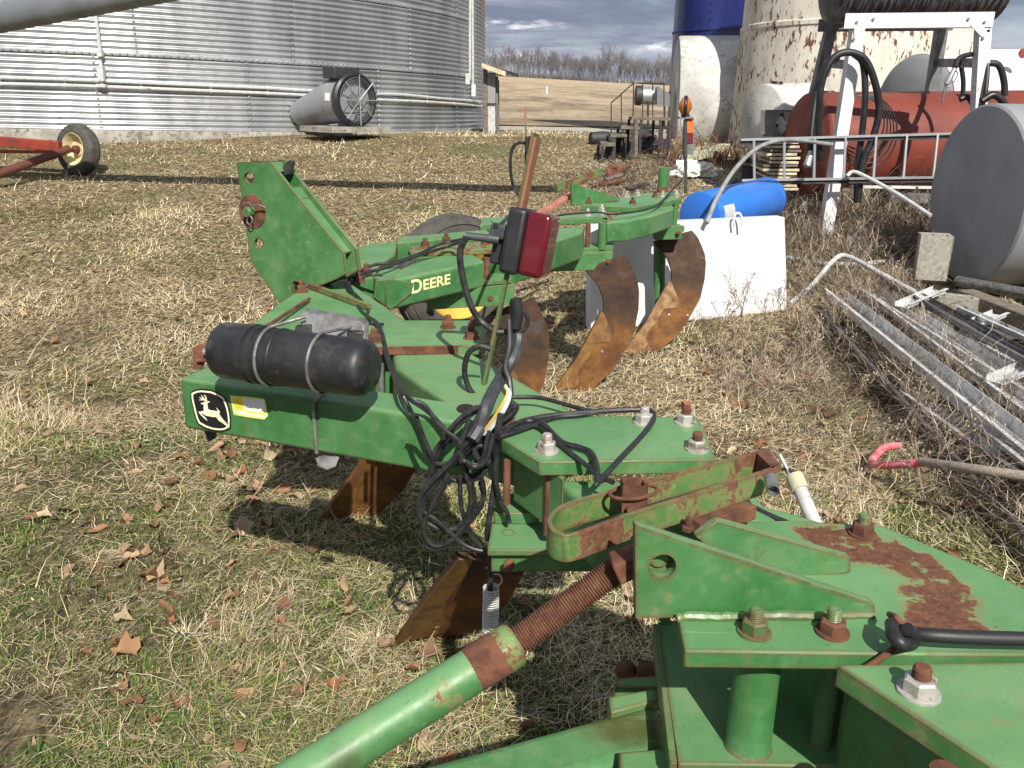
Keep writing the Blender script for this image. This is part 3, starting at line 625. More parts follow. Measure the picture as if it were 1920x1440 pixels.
# stack of boards
YB = 10.2
for i in range(13):
    y = 266 + i * 7.2; x0 = 1438 - random.uniform(-8, 9); x1 = 1497 + random.uniform(-3, 6); z0 = Yp(1460, y + 5, YB).z
    o = MB(); a, b_ = Yp(x0, y, YB), Yp(x1, y + random.uniform(-1, 1), YB); o.prism([a, b_, b_ + V((.1, .9, 0)), a + V((.1, .9, 0))], .028)
    o = o.build('stacked_board', WOODP if i % 4 != 2 else WOOD, None, .003)
    tag(o, 'topmost board of the pale pile behind the ladder' if i == 0 else 'bottom board of the pale pile behind the ladder' if i == 12 else 'pale board %s from the top of the pile behind the ladder' % tn[i], 'board', 'boards piled behind the ladder')
# ---------------- stand with overhead tank ----------------
Yf, Yr = 9.0, 10.5
sd_ = thing('tank_stand', 'white steel angle stand with splayed legs carrying the dark overhead tank', 'stand', G(1560, 430))
WST = WHITEC
def leg(px0, py0, px1, py1, Y0, Y1, mat, w_=.115, name='leg'):
    a, b_ = Yp(px0, py0, Y0), Yp(px1, py1, Y1); d = (b_ - a); t = .012
    mb = MB(); mb.prism([a, a + V((w_, 0, 0)), b_ + V((w_, 0, 0)), b_], V((0, t, 0))); 
    mb.prism([a + V((0, t, 0)), a + V((0, w_, 0)), b_ + V((0, w_, 0)), b_ + V((0, t, 0))], V((t, 0, 0))); return mb.build(name, mat, sd_)
leg(1602, 40, 1540, 440, Yf, Yf - .15, WST); leg(1838, 40, 1822, 330, Yf, Yf - .15, WST)
leg(1552, 50, 1468, 400, Yr, Yr + .1, GREYM); leg(1760, 50, 1706, 400, Yr, Yr + .1, GREYM)
mb = MB(); a, b_ = Yp(1586, 25, Yf - .02), Yp(1866, 22, Yf - .02); h = 22 * Yf / FPX
mb.prism([a, b_, b_ - V((0, 0, h)), a - V((0, 0, h))], V((0, .012, 0))); mb.prism([a - V((0, 0, h)), b_ - V((0, 0, h)), b_ + V((0, .14, -h)), a + V((0, .14, -h))], .012); mb.build('top_rail', WST, sd_)
mb = MB(); a, b_ = Yp(1536, 36, Yr), Yp(1790, 34, Yr); mb.prism([a, b_, b_ - V((0, 0, .13)), a - V((0, 0, .13))], V((0, .012, 0))); mb.build('top_rail', GREYM, sd_)
for P in ([(1602, 46), (1630, 46), (1602, 76)], [(1868 - 50, 46), (1846, 46), (1846, 74)]):
    mb = MB(); mb.prism([Yp(x, y, Yf - .025) for x, y in P], V((0, .01, 0))); mb.build('gusset_plate', WST, sd_)
for x, y in ((1606, 42), (1637, 36), (1815, 36), (1845, 42), (1600, 74), (1842, 72)):
    MB().lathe(Yp(x, y, Yf - .02), (0, -1, 0), [(0, .014), (.015, .014)], 6).build('bolt', STEEL, sd_)
mb = MB(); a, b_ = Yp(1560, 100, Yr - .05), Yp(1640, 110, Yf + .1); mb.bar(Yp(1760, 118, Yr), Yp(1830, 118, Yf + .1), .02, .09); mb.bar(Yp(1545, 118, Yr), Yp(1596, 122, Yf + .1), .02, .09); mb.build('side_brace', GREYM, sd_)
mb = MB(); mb.bar(Yp(1600, 350, Yf - .1), Yp(1810, 352, Yf), .1, .02); mb.build('lower_brace', WHITEP, sd_)
mb = MB(); mb.bar(Yp(1480, 366, Yr), Yp(1765, 372, Yr - .4), .03, .11); mb.build('lower_brace', GREYM, sd_)
ot = thing('overhead_tank', 'dark streaked steel tank lying on top of the white stand', 'tank', Yp(1700, 20, 9.8))
ro = .45; cyl_h(1562, -46, 1868, -46, 9.75, 9.75, ro, 'tank_shell', DKT, ot, .1)
MB().lathe(Yp(1700, -46, 9.75) + V((0, 0, ro - .02)), (0, 0, 1), [(0, .1), (.1, .1)], 16).build('fill_neck', DKM, ot)
# hoses
HG = 'black hoses hung on the tank stand'
def hose(pts, r, label, g=HG, mat=None, name='fuel_hose'):
    P = smooth([Yp(*p) for p in pts], 6); return tag(MB().tube(P, r, 10).build(name, mat or BLACKP), label, 'hose', g)
hose([(1570, 108, 9.3), (1545, 130, 9.2), (1527, 200, 9.1), (1518, 290, 9.0), (1522, 320, 9.0)], .032, 'black hose hanging behind the left stand leg', None)
hose([(1538, 300, 8.9), (1535, 240, 8.85), (1540, 160, 8.8), (1560, 112, 8.8), (1590, 98, 8.8), (1622, 112, 8.8), (1642, 160, 8.8), (1648, 210, 8.8), (1636, 260, 8.8), (1618, 305, 8.8), (1608, 380, 8.8)], .034, 'thick black hose looped widest over the left stand leg', None)
hose([(1600, 100, 8.85), (1618, 120, 8.85), (1622, 180, 8.85), (1616, 250, 8.85), (1608, 310, 8.85), (1606, 380, 8.85)], .032, 'straight black hose hanging inside the wide hose loop', None)
o = MB().tube([Yp(1521, 285, 8.95), Yp(1513, 312, 8.9)], [.03, .04], 12).build('hose_coupling', ZINC); tag(o, 'shiny metal coupling on the end of the hanging hose', 'coupling')
hose([(1852, 55, 9.0), (1850, 100, 9.1), (1838, 108, 9.2)], .022, 'short black hose at the right end of the stand rail', None)
hose([(1790, 128, 8.9), (1800, 108, 9.0), (1830, 102, 9.1), (1850, 112, 9.0), (1848, 170, 8.9), (1838, 210, 8.9)], .024, 'thin black hose running to the fuel nozzle', None)
hose([(1800, 112, 9.6), (1806, 150, 9.6), (1805, 185, 9.6)], .024, 'black hose hanging behind the nozzle', None)
hose([(1850, 118, 10), (1872, 122, 10), (1882, 150, 10), (1884, 180, 10)], .035, 'thick grey black hose arched right of the stand', None)
hose([(1840, 190, 8.6), (1862, 178, 8.6), (1880, 190, 8.6), (1886, 210, 8.6)], .035, 'short thick hose over the red tank, near the grey tank', None)
hose([(1800, 186, 9.1), (1815, 182, 9.1), (1826, 200, 9.1), (1828, 215, 9.1)], .03, 'short bent hose on the red tank behind the right leg', None)
nz = thing('fuel_nozzle', 'silver fuel nozzle hooked on the stand brace, pointing down', 'fuel nozzle', Yp(1775, 160, 8.9))
MB().tube([Yp(1790, 128, 8.85), Yp(1780, 148, 8.85), Yp(1774, 158, 8.85)], [.02, .032, .026], 10).build('body', ZINC, nz); MB().tube([Yp(1774, 158, 8.85), Yp(1770, 172, 8.85), Yp(1767, 193, 8.85)], .012, 8).build('spout', STEEL, nz)
MB().tube(smooth([Yp(1792, 132, 8.82), Yp(1796, 140, 8.82), Yp(1786, 156, 8.82), Yp(1776, 164, 8.82)]), .006, 6).build('trigger_guard', STEEL, nz)
# electric cord coil on red tank
mb = MB()
for k in range(5):
    cx, cy = 1612 + k * 3, 230 + k * 4; rx, ry = 46 + 3 * k, 50 + 5 * k
    mb.tube([Yp(cx + rx * math.cos(t) * (1.0), cy + ry * math.sin(t), 9.15 + .02 * k) for t in [2 * math.pi * j / 30 for j in range(30)]], .008, 6, closed=True)
tag(mb.build('cord_coil', CABLE), 'coil of thin black cord hanging over the red tank', 'cord')
# red tank
rt = thing('red_tank', 'long rust red fuel tank lying behind the stand legs', 'tank', G(1650, 400))
cyl_h(1512, 270, 1930, 262, 10.3, 10.8, .56, 'tank_shell', REDT, rt, .16)
MB().lathe(Yp(1551, 186, 10.3), (0, 0, 1), [(0, .05), (.05, .05), (.055, .08), (.09, .07)], 14).build('filler_cap', DKM, rt)
for xa, xb in ((1560, 1620), (1850, 1900)): MB().abox(Yp(xa, 350, 10.2).x, Yp(xb, 350, 10.2).x, 10.0, 10.8, terr(0, 10.3) - .1, Yp(1560, 350, 10.2).z).build('support', WOOD, rt)
# white horizontal tank behind it, grey end
w2 = thing('white_tank_grey_end', 'white horizontal tank with grey end cap rising behind the red tank', 'tank', G(1720, 320))
a, b_ = Yp(1712, 200, 12.2), Yp(2150, 205, 14.0); r2 = .66
MB().lathe(a, b_ - a, [(0, r2), ((b_ - a).length, r2)], 48).build('shell', WHITEC, w2); MB().lathe(a - (b_ - a).normalized() * .01, a - b_, [(0, r2 * .985), (.05, r2 * .9), (.10, r2 * .5), (.12, .001)], 48, caps=False).build('end_cap', GREYT, w2)
rect(1765, 158, 1778, 176, 11.9, .2).build('valve', DKM, w2)
w3 = thing('far_white_tank', 'pale tank farthest right against the sky with fittings on top', 'tank', G(1840, 300))
cyl_h(1700, 190, 2150, 190, 15, 15.4, .8, 'tank_shell', WHITEP, w3, .1)
mb = MB(); mb.tube([Yp(1817, 95, 15), Yp(1819, 60, 15)], .03, 8); mb.lathe(Yp(1817, 93, 15), (0, 0, 1), [(0, .08), (.1, .04)], 8); mb.build('vent_pipe', RUST, w3)
rect(1866, 108, 1888, 118, 14.5, .2).build('gauge_box', DKM, w3)
p = Yp(1918, 100, 12); o = MB().lathe(p, (0, -1, 0), [(0, .06), (.05, .06)], 16).build('valve_wheel', REDI); tag(o, 'small red valve handle at the far right edge', 'valve')
# ladder on its side
ld = thing('extension_ladder', 'aluminium ladder resting on its edge across the stand legs', 'ladder', Yp(1390, 262, 8.9))
La, Lb = (1389, 262, 8.75), (1800, 250, 8.75); Lc, Ld = (1391, 338, 8.7), (1790, 332, 8.7)
for A_, B_ in ((La, Lb), (Lc, Ld)):
    mb = MB(); a, b_ = Yp(*A_), Yp(*B_); mb.bar(a, b_, .022, .022); mb.bar(a + V((0, .016, -.028)), b_ + V((0, .016, -.028)), .010, .038, 1); mb.build('rail', [ZINC, DKM], ld)
for k in range(7):
    t = (k + .42) / 7 * .98; a, b_ = Yp(*La).lerp(Yp(*Lb), t), Yp(*Lc).lerp(Yp(*Ld), t); MB().tube([a, b_], .014, 8).build('rung', ZINC, ld)
# blue tank
bt = thing('blue_tank', 'bright blue gas cylinder lying on the ground behind the white panel', 'gas cylinder', G(1360, 420))
cyl_h(1312, 404, 1438, 372, 7.7, 8.7, .203, 'shell', BLUET, bt, .13)
a, b_ = Yp(1312, 404, 7.7), Yp(1438, 372, 8.7); ax_ = (b_ - a).normalized(); u = ax_.cross(V((0, 0, 1))).normalized(); v_ = u.cross(ax_)
for t_ in (.05, (b_ - a).length - .05): MB().lathe(a + ax_ * t_, ax_, [(-.012, .203), (-.006, .2075), (.006, .2075), (.012, .203)], 48, caps=False).build('weld_ring', BLUET, bt)
MB().lathe(b_, ax_, [(.0, .13), (.07, .13), (.07, .12), (.0, .12)], 32, caps=False).build('foot_ring', BLUET, bt)
if u.y > 0: u = -u
o = curved_label(a, ax_, u, v_, .2045, -.3, .45, .07, .26).build('label', plain('paper_label', (.55, .58, .62), (.40, .43, .47), .6, 0, 60), bt)
cyl_h(1440, 356, 1456, 356, 9.3, 9.3, .05, 'valve_collar', BLUET, bt, .1)
# white panel box
wp = thing('white_steel_panel', 'big white sheet steel box standing on the ground behind the last plow blade', 'steel box', G(1320, 612))
f = [Yp(1108, 424, 6.45), Yp(1471, 407, 7.05), Yp(1477, 598, 6.95), Yp(1108, 622, 6.35)]
mb = MB(); mb.prism(f, V((-.03, .12, 0))); mb.build('panel', WHITEC, wp, .004)
P = smooth([Yp(1377, 428, 6.82), Yp(1376, 412, 6.82), Yp(1379, 401, 6.82), Yp(1387, 401, 6.82), Yp(1391, 412, 6.82), Yp(1391, 428, 6.82)], 5); MB().tube(P, .010, 8).build('lifting_loop', WHITEC, wp)
MB().prism([f[3] + V((0, -.004, .012)), f[2] + V((0, -.004, .012)), f[2] + V((0, -.004, -.004)), f[3] + V((0, -.004, -.004))], V((0, .004, 0))).build('rusty_edge', plain('edge_rust', (.50, .36, .20), (.22, .10, .05), .8, 0, 14), wp)
rect(1386, 588, 1424, 597, 6.83, .02).build('rusty_bracket', plain('yellow_rust', (.6, .45, .2), (.35, .2, .08), .8, 0, 30), wp)
mb = MB(); mb.tube([Yp(1237, 455, 6.42), Yp(1236, 606, 6.38)], .045, 14); tag(mb.build('green_post', GREEN), 'dark green round post standing just behind the last curved plow blade', 'post')
# curved grey pipe
P = smooth([Yp(1325, 418, 6.7), Yp(1345, 370, 6.9), Yp(1380, 315, 7.3), Yp(1425, 275, 7.7), Yp(1480, 262, 8.0), Yp(1560, 271, 8.3)], 7); tag(MB().tube(P, .018, 10).build('bent_conduit', plain('dull_grey_pipe', (.30, .31, .31), (.20, .205, .2), .6, .1, 14, .2)), 'bent grey pipe arching from the white panel to the stand', 'pipe')
# grey tank
gt = thing('grey_tank', 'big grey steel tank with round end at the right edge', 'tank', G(1830, 530))
c = Yp(1826, 367, 7.5); rg = 153 * 7.9 / FPX; axg = V((.999, .045, 0)).normalized()
MB().lathe(c, axg, [(-.022, .001), (-.020, rg * .5), (-.014, rg * .86), (.0, rg * .975), (.016, rg), (.03, rg * 1.004), (2.6, rg), (2.65, rg * .9), (2.7, .001)], 72, caps=False).build('shell', GREYT, gt, ang=28)
q = c + axg * .95 + V((0, 0, rg - .01)); MB().lathe(q, (0, 0, 1), [(0, .16), (.02, .15), (.04, .10), (.09, .10), (.10, .16), (.17, .15)], 24).build('lid_fitting', DKM, gt)
for k in (.5, 2.0): p = c + axg * k; MB().box(V((p.x, p.y, p.z - rg - .02)), axg.cross(V((0, 0, 1))) * .6, axg * .08, V((0, 0, .11))).build('skid', WOOD, gt)
# cinder blocks, timber, pipes
cbm = plain('cinder_block', (.36, .345, .30), (.24, .23, .19), .95, 0, 30, .9)
def cblock(p, x, y, z, label, upr):
    r = thing('cinder_block', label, 'cinder block', p); c = p + z * .5; hx, hy, hz_ = x / 2, y / 2, z / 2
    top = [c + hz_ - hx - hy, c + hz_ + hx - hy, c + hz_ + hx + hy, c + hz_ - hx + hy]
    hs = [[c + hz_ + hx * (s - .30) - hy * .55, c + hz_ + hx * (s + .30) - hy * .55, c + hz_ + hx * (s + .30) + hy * .55, c + hz_ + hx * (s - .30) + hy * .55] for s in (-.47, .47)]
    MB().holed(top, hs, z * -1).build('block', cbm, r, .004); return r
p = G(1746, 560); cblock(p + V((0, .1, .16)), V((.24, -.06, 0)), V((0.03, .10, 0)) * 1.9, V((.0, .0, .37)), 'upright cinder block standing on end beside the grey tank', 1)
q = G(1760, 606); cblock(q + V((.05, 0, .03)), V((.36, -.20, 0)), V((.12, .2, 0)) * .85, V((0, 0, .19)), 'flat lying cinder block with two open holes facing up', 0)
o = MB().bar(G(1800, 592) + V((0, 0, .12)), G(2150, 735) + V((0, 0, .12)), .16, .2).build('timber', WOOD, None, .01); tag(o, 'weathered square timber running right from the cinder blocks', 'timber')
o = MB().bar(G(1800, 548) + V((0, .0, .06)), G(2150, 566) + V((0, 0, .06)), .14, .12).build('timber', WOOD, None, .01); tag(o, 'grey timber lying under the edge of the grey tank', 'timber')
o = MB(); a, b_ = G(1790, 562) + V((0, 0, .16)), G(1922, 612) + V((0, 0, .25)); o.lathe(a, b_ - a, [(0, .045), ((b_ - a).length, .045), ((b_ - a).length, .036), ((b_ - a).length - .3, .036)], 20, caps=False); tag(o.build('steel_pipe', STEEL), 'thick galvanized pipe lying beside the timber and blocks', 'pipe')
def gp(x, y, h=.03): return G(x, y) + V((0, 0, h))
P = smooth([gp(1480, 575, .02), gp(1520, 560, .12), gp(1556, 548, .28), gp(1580, 545, .30), gp(1640, 575, .28), gp(1740, 625, .24), gp(1850, 680, .2), gp(1990, 745, .16)], 6); tag(MB().tube(P, .021, 10).build('bent_conduit', PVC), 'long white bent pipe lying over the scrap metal pile', 'pipe')
P = smooth([gp(1475, 490, .04), gp(1530, 500, .04), gp(1600, 505, .05), gp(1655, 500, .05)], 5); tag(MB().tube(P, .02, 8).build('pale_pipe', PVC), 'pale pipe lying in the weeds right of the white panel', 'pipe')
P = smooth([Yp(1588, 330, 8.6), Yp(1600, 322, 8.6), Yp(1625, 332, 8.5), Yp(1680, 362, 8.2), Yp(1745, 404, 7.8)], 5); tag(MB().tube(P, .018, 8).build('bent_conduit', PVC), 'thin white pipe bent over in front of the ladder', 'pipe')
o = MB().tube([gp(1640, 518, .03), gp(1440, 430, .02)][::-1], .018, 8); o = MB().bar(gp(1478, 425, .06), gp(1560, 372, .35), .03, .03); tag(o.build('pale_stick', PVC), 'straight pale strip leaning behind the corner of the white panel', 'stick')
o = MB().bar(gp(1580, 465, .06), gp(1760, 462, .06), .08, .1); tag(o.build('steel_channel', WHITEP), 'chipped white steel channel on the ground below the stand', 'steel channel')
o = MB().bar(gp(1610, 480, .04), gp(1760, 480, .04), .03, .05); tag(o.build('steel_tube', GREYM), 'thin grey steel tube in the shade below the stand', 'steel tube')
for i, (x, y, x2, y2) in enumerate([(1590, 440, 1740, 436), (1600, 452, 1735, 455), (1560, 425, 1720, 418)]):
    o = MB().bar(gp(x, y, .1), gp(x2, y2, .1), .12, .06, ); tag(o.build('old_board', WOOD), ['old grey board lying in the middle of the shade behind the white channel', 'old grey board nearest the white channel in the shade', 'old grey board deepest in the shade under the stand'][i], 'board')
# gutters and sheet metal scrap
SHM = plain('white_sheet_metal', (.68, .69, .69), (.50, .52, .53), .4, .15, 7, .1, spots=(16, .60, .06, (.14, .12, .11))); SHD = plain('dark_sheet_metal', (.10, .10, .11), (.2, .2, .21), .4, .4, 8, .2, spots=(16, .6, .06, (.14, .07, .04)))
def gutter(a, b_, w_, h, mat, label, name='metal_gutter'):
    d = (b_ - a).normalized(); x = d.cross(V((0, 0, 1))).normalized(); z = x.cross(d); t = .004
    mb = MB(); prof = [(-w_ / 2, h), (-w_ / 2, 0), (w_ / 2, 0), (w_ / 2, h), (w_ / 2 + .02, h)]
    for (x0, z0), (x1, z1) in zip(prof, prof[1:]):
        mb.prism([a + x * x0 + z * z0, a + x * x1 + z * z1, b_ + x * x1 + z * z1, b_ + x * x0 + z * z0], (z if abs(z1 - z0) < 1e-6 else x) * -t)
    return tag(mb.build(name, mat), label, 'gutter')
gutter(gp(1560, 585, .12), gp(1985, 1010, .22), .13, .07, SHM, 'long white metal gutter on the near side of the scrap pile')
gutter(gp(1625, 582, .14), gp(1990, 850, .2), .16, .05, SHM, 'wide pale metal channel across the middle of the scrap pile')
gutter(gp(1655, 575, .2), gp(1990, 800, .24), .09, .05, SHD, 'narrow dark rusty channel on the scrap pile')
gutter(gp(1780, 640, .1), gp(1960, 760, .14), .10, .03, SHM, 'short white trim piece at the far side of the scrap pile')
gutter(gp(1545, 605, .05), gp(1990, 1120, .07), .05, .05, SHD, 'dark steel angle at the near edge of the scrap pile', 'steel_angle')
gutter(gp(1770, 690, .05), gp(1980, 900, .08), .20, .03, SHD, 'dark sheet metal strip under the pale channels')
PCS = [((1575, 575), (1700, 690), .05, .16, .03, SHM, 'short white folded strip at the top end of the scrap pile'),
 ((1600, 580), (1800, 760), .10, .10, .02, SHD, 'dark narrow strip between the two white gutters'),
 ((1640, 600), (1990, 905), .16, .12, .05, SHM, 'bright white channel lying diagonally in the middle of the scrap'),
 ((1690, 600), (1990, 830), .20, .05, .04, SHD, 'dark steel rail with rusty edge above the middle channel'),
 ((1720, 650), (1990, 860), .14, .20, .02, ZINC, 'flat shiny sheet metal strip in the scrap pile'),
 ((1770, 630), (1900, 720), .18, .12, .02, SHD, 'dark folded sheet just below the cinder blocks'),
 ((1790, 640), (1990, 740), .24, .05, .03, SHM, 'thin white trim strip near the timber'),
 ((1790, 850), (1990, 1040), .12, .14, .04, SHD, 'dark wide channel at the lower right of the scrap pile'),
 ((1820, 860), (1990, 1000), .20, .10, .03, SHM, 'pale channel at the lower right corner of the scrap pile'),
 ((1700, 780), (1860, 900), .12, .08, .03, SHM, 'pale strip half buried in dead vines at the near side')]
for (a_, b2, hh, w_, h_, m_, l_) in PCS: gutter(gp(*a_, hh), gp(b2[0] + random.uniform(-35, 10), b2[1] + random.uniform(-30, 30), hh + random.uniform(.0, .14)), w_, h_, m_, l_, 'metal_strip')
for k, (x, y) in enumerate(((1680, 640), (1790, 690), (1850, 800))): gutter(gp(x, y, .26), gp(x + 70, y - 28, .28), .10, .03, SHM, ['small white cross piece nearest the bent pipe', 'small white cross piece in the middle of the scrap', 'small white cross piece lowest on the scrap pile'][k], 'metal_strip')
o = MB().bar(gp(1800, 780, .03), gp(1990, 1000, .08), .05, .06); tag(o.build('rusty_bar', RUST), 'rusty square bar half buried in dead vines', 'bar')
o = rect(1752, 612, 1785, 626, 6.4, .12); tag(o.build('metal_scrap', SHM), 'small folded white metal piece below the cinder blocks', 'scrap metal')
# pink handled pole
ph = thing('pole_tool', 'weathered grey pole with bent pink handle lying on the grass', 'pole', G(1700, 870))
MB().tube(smooth([hZ(1730, 866, .20), hZ(1830, 880, .29), hZ(1990, 902, .34)]), .020, 12).build('pole', plain('old_wood_pole', (.34, .30, .25), (.22, .19, .16), .8, stretch=(8, 8, 8)), ph)
MB().tube(smooth([hZ(1738, 867, .20), hZ(1700, 870, .16), hZ(1650, 872, .10), hZ(1634, 866, .08), hZ(1646, 850, .08), hZ(1662, 838, .10), hZ(1690, 836, .12)], 5), .019, 12).build('handle', PINK, ph)
# conduit with wires by the plow
cw = thing('capped_conduit', 'grey conduit with cream collar and loose wires behind the rusty lever', 'conduit', Yp(1510, 960, 2.3))
a, b_ = Yp(1490, 895, 2.42), Yp(1540, 1010, 2.25); MB().tube([a, b_], .021, 16).build('pipe', PVC, cw); MB().tube([a - (b_ - a) * .02, a.lerp(b_, .22)], .027, 16).build('collar', plain('cream_collar', (.62, .60, .42), None, .5), cw)
for k, (x, y) in enumerate(((1462, 852), (1474, 872), (1466, 880))): MB().tube(smooth([a, Yp(1480, 885 - k * 2, 2.42), Yp(x, y, 2.44)]), .004, 6).build('wire', CABLE if k else WIREW, cw)
# ================= the plow =================
PL = thing('plow', 'long worn green plow with curved rusty blades, stretching from the near corner across the yard', 'plow', hZ(1000, 900, 0))
def slab(name, px, dz=0, rows=None, h=None, mat=GREEN, bev=.004, seg=2, parent=None):
    top = [T(x, y, dz) for x, y in px]
    if rows: p = T(px[rows[0]][0], px[rows[0]][1], dz); h = p.z - zr(p, rows[1])
    return MB().prism(top, h).build(name, mat, parent or PL, bev, seg)
def bolt(p, r=.022, nut=RUST, stud=RUST, parent=None, h=.024, washer=True, ax=V((0, 0, 1)), label=None):
    p = V(p); mb = MB()
    if washer: mb.lathe(p, ax, [(-.002, r * 1.28), (.0035, r * 1.25), (.004, r * 1.1)], 18)
    mb.lathe(p, ax, [(.003, r), (h * .88, r), (h, r * .84)], 6)
    prof = [(h, r * .55)]
    for k in range(5): prof += [(h + k * .0032, r * .56), (h + k * .0032 + .0016, r * .50)]
    prof += [(h + .016, r * .50), (h + .018, r * .4)]
    mb.lathe(p, ax, prof, 16, 1)
    # turn each nut a little differently
    a = random.uniform(0, 1); q = Matrix.Rotation(a, 3, ax); mb.v = [p + q @ (v - p) for v in mb.v]
    o = mb.build('bolt', [nut, stud], parent or PL, .0012, 1)
    if label: o['label'] = label
    return o
def tb(px, py, dz=0, **k): return bolt(T(px, py, dz), **k)
class VPl:     # vertical plane through two world points
    def __init__(s, a, b): s.a = a; s.u = V((b.x - a.x, b.y - a.y, 0)).normalized(); s.n = V((s.u.y, -s.u.x, 0)); s.n *= (1 if s.n.dot(EYE - a) > 0 else -1)
    def __call__(s, px, py, off=0):
        d = ray(px, py); o = s.a + s.n * off; return EYE + d * ((o - EYE).dot(s.n) / d.dot(s.n))
    def poly(s, pts, off=0): return [s(x, y, off) for x, y in pts]
# --- near headstock ---
Acx = T(1560, 1150); 
PLA = [(1270, 1152), (1284, 1220), (1600, 1224), (2050, 1228), (2100, 1180), (1990, 1140), (1850, 1066), (1655, 985), (1480, 975), (1330, 978)]
gA = V(T(1450, 1215)) - PL.location
def circ3(a, b_, c):
    d = 2 * (a.x * (b_.y - c.y) + b_.x * (c.y - a.y) + c.x * (a.y - b_.y)); s1, s2, s3 = a.x ** 2 + a.y ** 2, b_.x ** 2 + b_.y ** 2, c.x ** 2 + c.y ** 2
    return V(((s1 * (b_.y - c.y) + s2 * (c.y - a.y) + s3 * (a.y - b_.y)) / d, (s1 * (c.x - b_.x) + s2 * (a.x - c.x) + s3 * (b_.x - a.x)) / d, 0))
q3 = T(1640, 1020), T(1765, 1085), T(1815, 1165)
ac_ = circ3(*q3); re = (V((q3[0].x, q3[0].y, 0)) - ac_).length; arcc = ac_ - PL.location
GREENA = paintmat('green_paint_arc_worn', (.034, .140, .040), (.130, .278, .122), rust=.5, edge=.9, grime=.65, arc=(arcc.x, arcc.y, re - .018, .085, .26, .50 - PL.location.x, 1.13 - PL.location.y))
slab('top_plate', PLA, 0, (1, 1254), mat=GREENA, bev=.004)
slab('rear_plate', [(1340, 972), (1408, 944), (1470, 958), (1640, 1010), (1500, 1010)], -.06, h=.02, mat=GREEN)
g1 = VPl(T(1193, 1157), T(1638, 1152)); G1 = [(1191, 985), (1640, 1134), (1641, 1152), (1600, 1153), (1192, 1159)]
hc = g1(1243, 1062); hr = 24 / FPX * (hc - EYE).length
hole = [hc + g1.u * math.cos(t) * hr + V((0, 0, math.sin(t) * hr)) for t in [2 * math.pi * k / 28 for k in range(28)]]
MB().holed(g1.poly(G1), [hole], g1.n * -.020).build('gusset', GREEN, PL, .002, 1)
p0 = g1(1197, 1000, -.055); MB().lathe(hc - g1.n * .03, g1.n, [(-.08, hr * .84), (.005, hr * .84)], 24).build('pivot_pin', GREEN2, PL, .002)
MB().prism([g1(1200, 1000, -.03), g1(1300, 1030, -.03), g1(1300, 1150, -.03), g1(1200, 1150, -.03)], g1.n * -.012).build('inner_lug', GREEN2, PL)
g2b = T(1595, 1078); g2 = VPl(g2b, g2b + g1.u)
MB().prism(g2.poly([(1303, 1006), (1345, 976), (1595, 1045), (1596, 1074), (1530, 1084), (1400, 1090)]), g2.n * -.018).build('gusset', GREEN, PL, .002, 1)
mb = MB()  # weld beads
P = smooth([T(1268, 1160, .002), T(1300, 1156, .004), T(1360, 1158, .003), T(1440, 1155, .004), T(1530, 1156, .003), T(1638, 1153, .002)], 8)
mb.tube([p + V((0, 0, random.uniform(-.001, .001))) for p in P], [random.uniform(.007, .0095) for _ in P], 8); mb.build('weld_bead', GREEN, PL)
for x, y, n_, s_, l in ((1414, 1172, GREEN2, GREEN, 'green topped bolt, left of the two on the plate edge'), (1560, 1172, RUST, GREEN, 'rusty nut with green stud'), (1617, 978 + 10, RUST, GREEN, 'rusty nut at the rear rim of the near plate')):
    tb(x, y + 14, 0, r=.021, nut=n_, stud=s_, label=l)
DZB = .64 - .885
def hp(px, py, z=.64): return hZ(px, py, z)
MB().prism([hp(1232, 1165), hp(1400, 1150), hp(1900, 1160), hp(1900, 1300), hp(1625, 1442), hp(1600, 1436), hp(1272, 1432)], .03).build('lower_plate', GREEN, PL, .004)
mb = MB(); a, b_ = hp(1236, 1170), hp(1270, 1432); mb.prism([a + V((0, 0, .001)), b_ + V((0, 0, .001)), b_ + V((-.012, 0, .001)), a + V((-.012, 0, .001))], -.20 if False else .05); mb.build('side_flange', GREEN, PL, .002)
# inner web behind the posts
wA, wB = T(1285, 1190, -.028), T(1290, 1158, -.028)
mb = MB(); mb.prism([hp(1238, 1172) + V((0, 0, .001)), hp(1225, 1120) + V((0, 0, .001)), hp(1222, 1120) + V((.015, 0, .001)) + V((.01, 0, 0)), hp(1238, 1172) + V((.02, 0, .001))], V((0, 0, .185))); mb.build('web', GREEN, PL, .002)
vb = VPl(hp(1440, 1290), hp(1605, 1432)); 
mb = MB(); a, b_ = hp(1428, 1262), hp(1640, 1440); n_ = V((b_.y - a.y, a.x - b_.x, 0)).normalized() * .012; mb.prism([a, b_, b_ + n_, a + n_], V((0, 0, .205))); mb.build('web', GREEN, PL, .002)
for x, yt, yb, rpx in ((1402, 1246, 1398, 37), (1538, 1246, 1394, 17)):
    b_ = hp(x, yb); r_ = rpx / FPX * (b_ - EYE).length; topz = T(x, 1225).z - .026
    MB().lathe(b_, (0, 0, 1), [(-.001, r_ * 1.12), (.003, r_ * 1.06), (.006, r_), (topz - b_.z, r_)], 32).build('spacer_post', GREEN2 if rpx < 20 else GREEN, PL)
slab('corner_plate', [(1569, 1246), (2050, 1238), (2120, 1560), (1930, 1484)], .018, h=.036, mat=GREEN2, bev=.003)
tb(1722, 1298, .018, r=.023, nut=NUTG, stud=RUST, label='zinc nut with rusty stud on the corner plate')
p = T(1700, 1330, .018); MB().lathe(V((p.x + .02, p.y - .08, .45)), (0, 0, 1), [(0, .02), (.42, .02)], 16).build('spacer_post', RUST, PL)
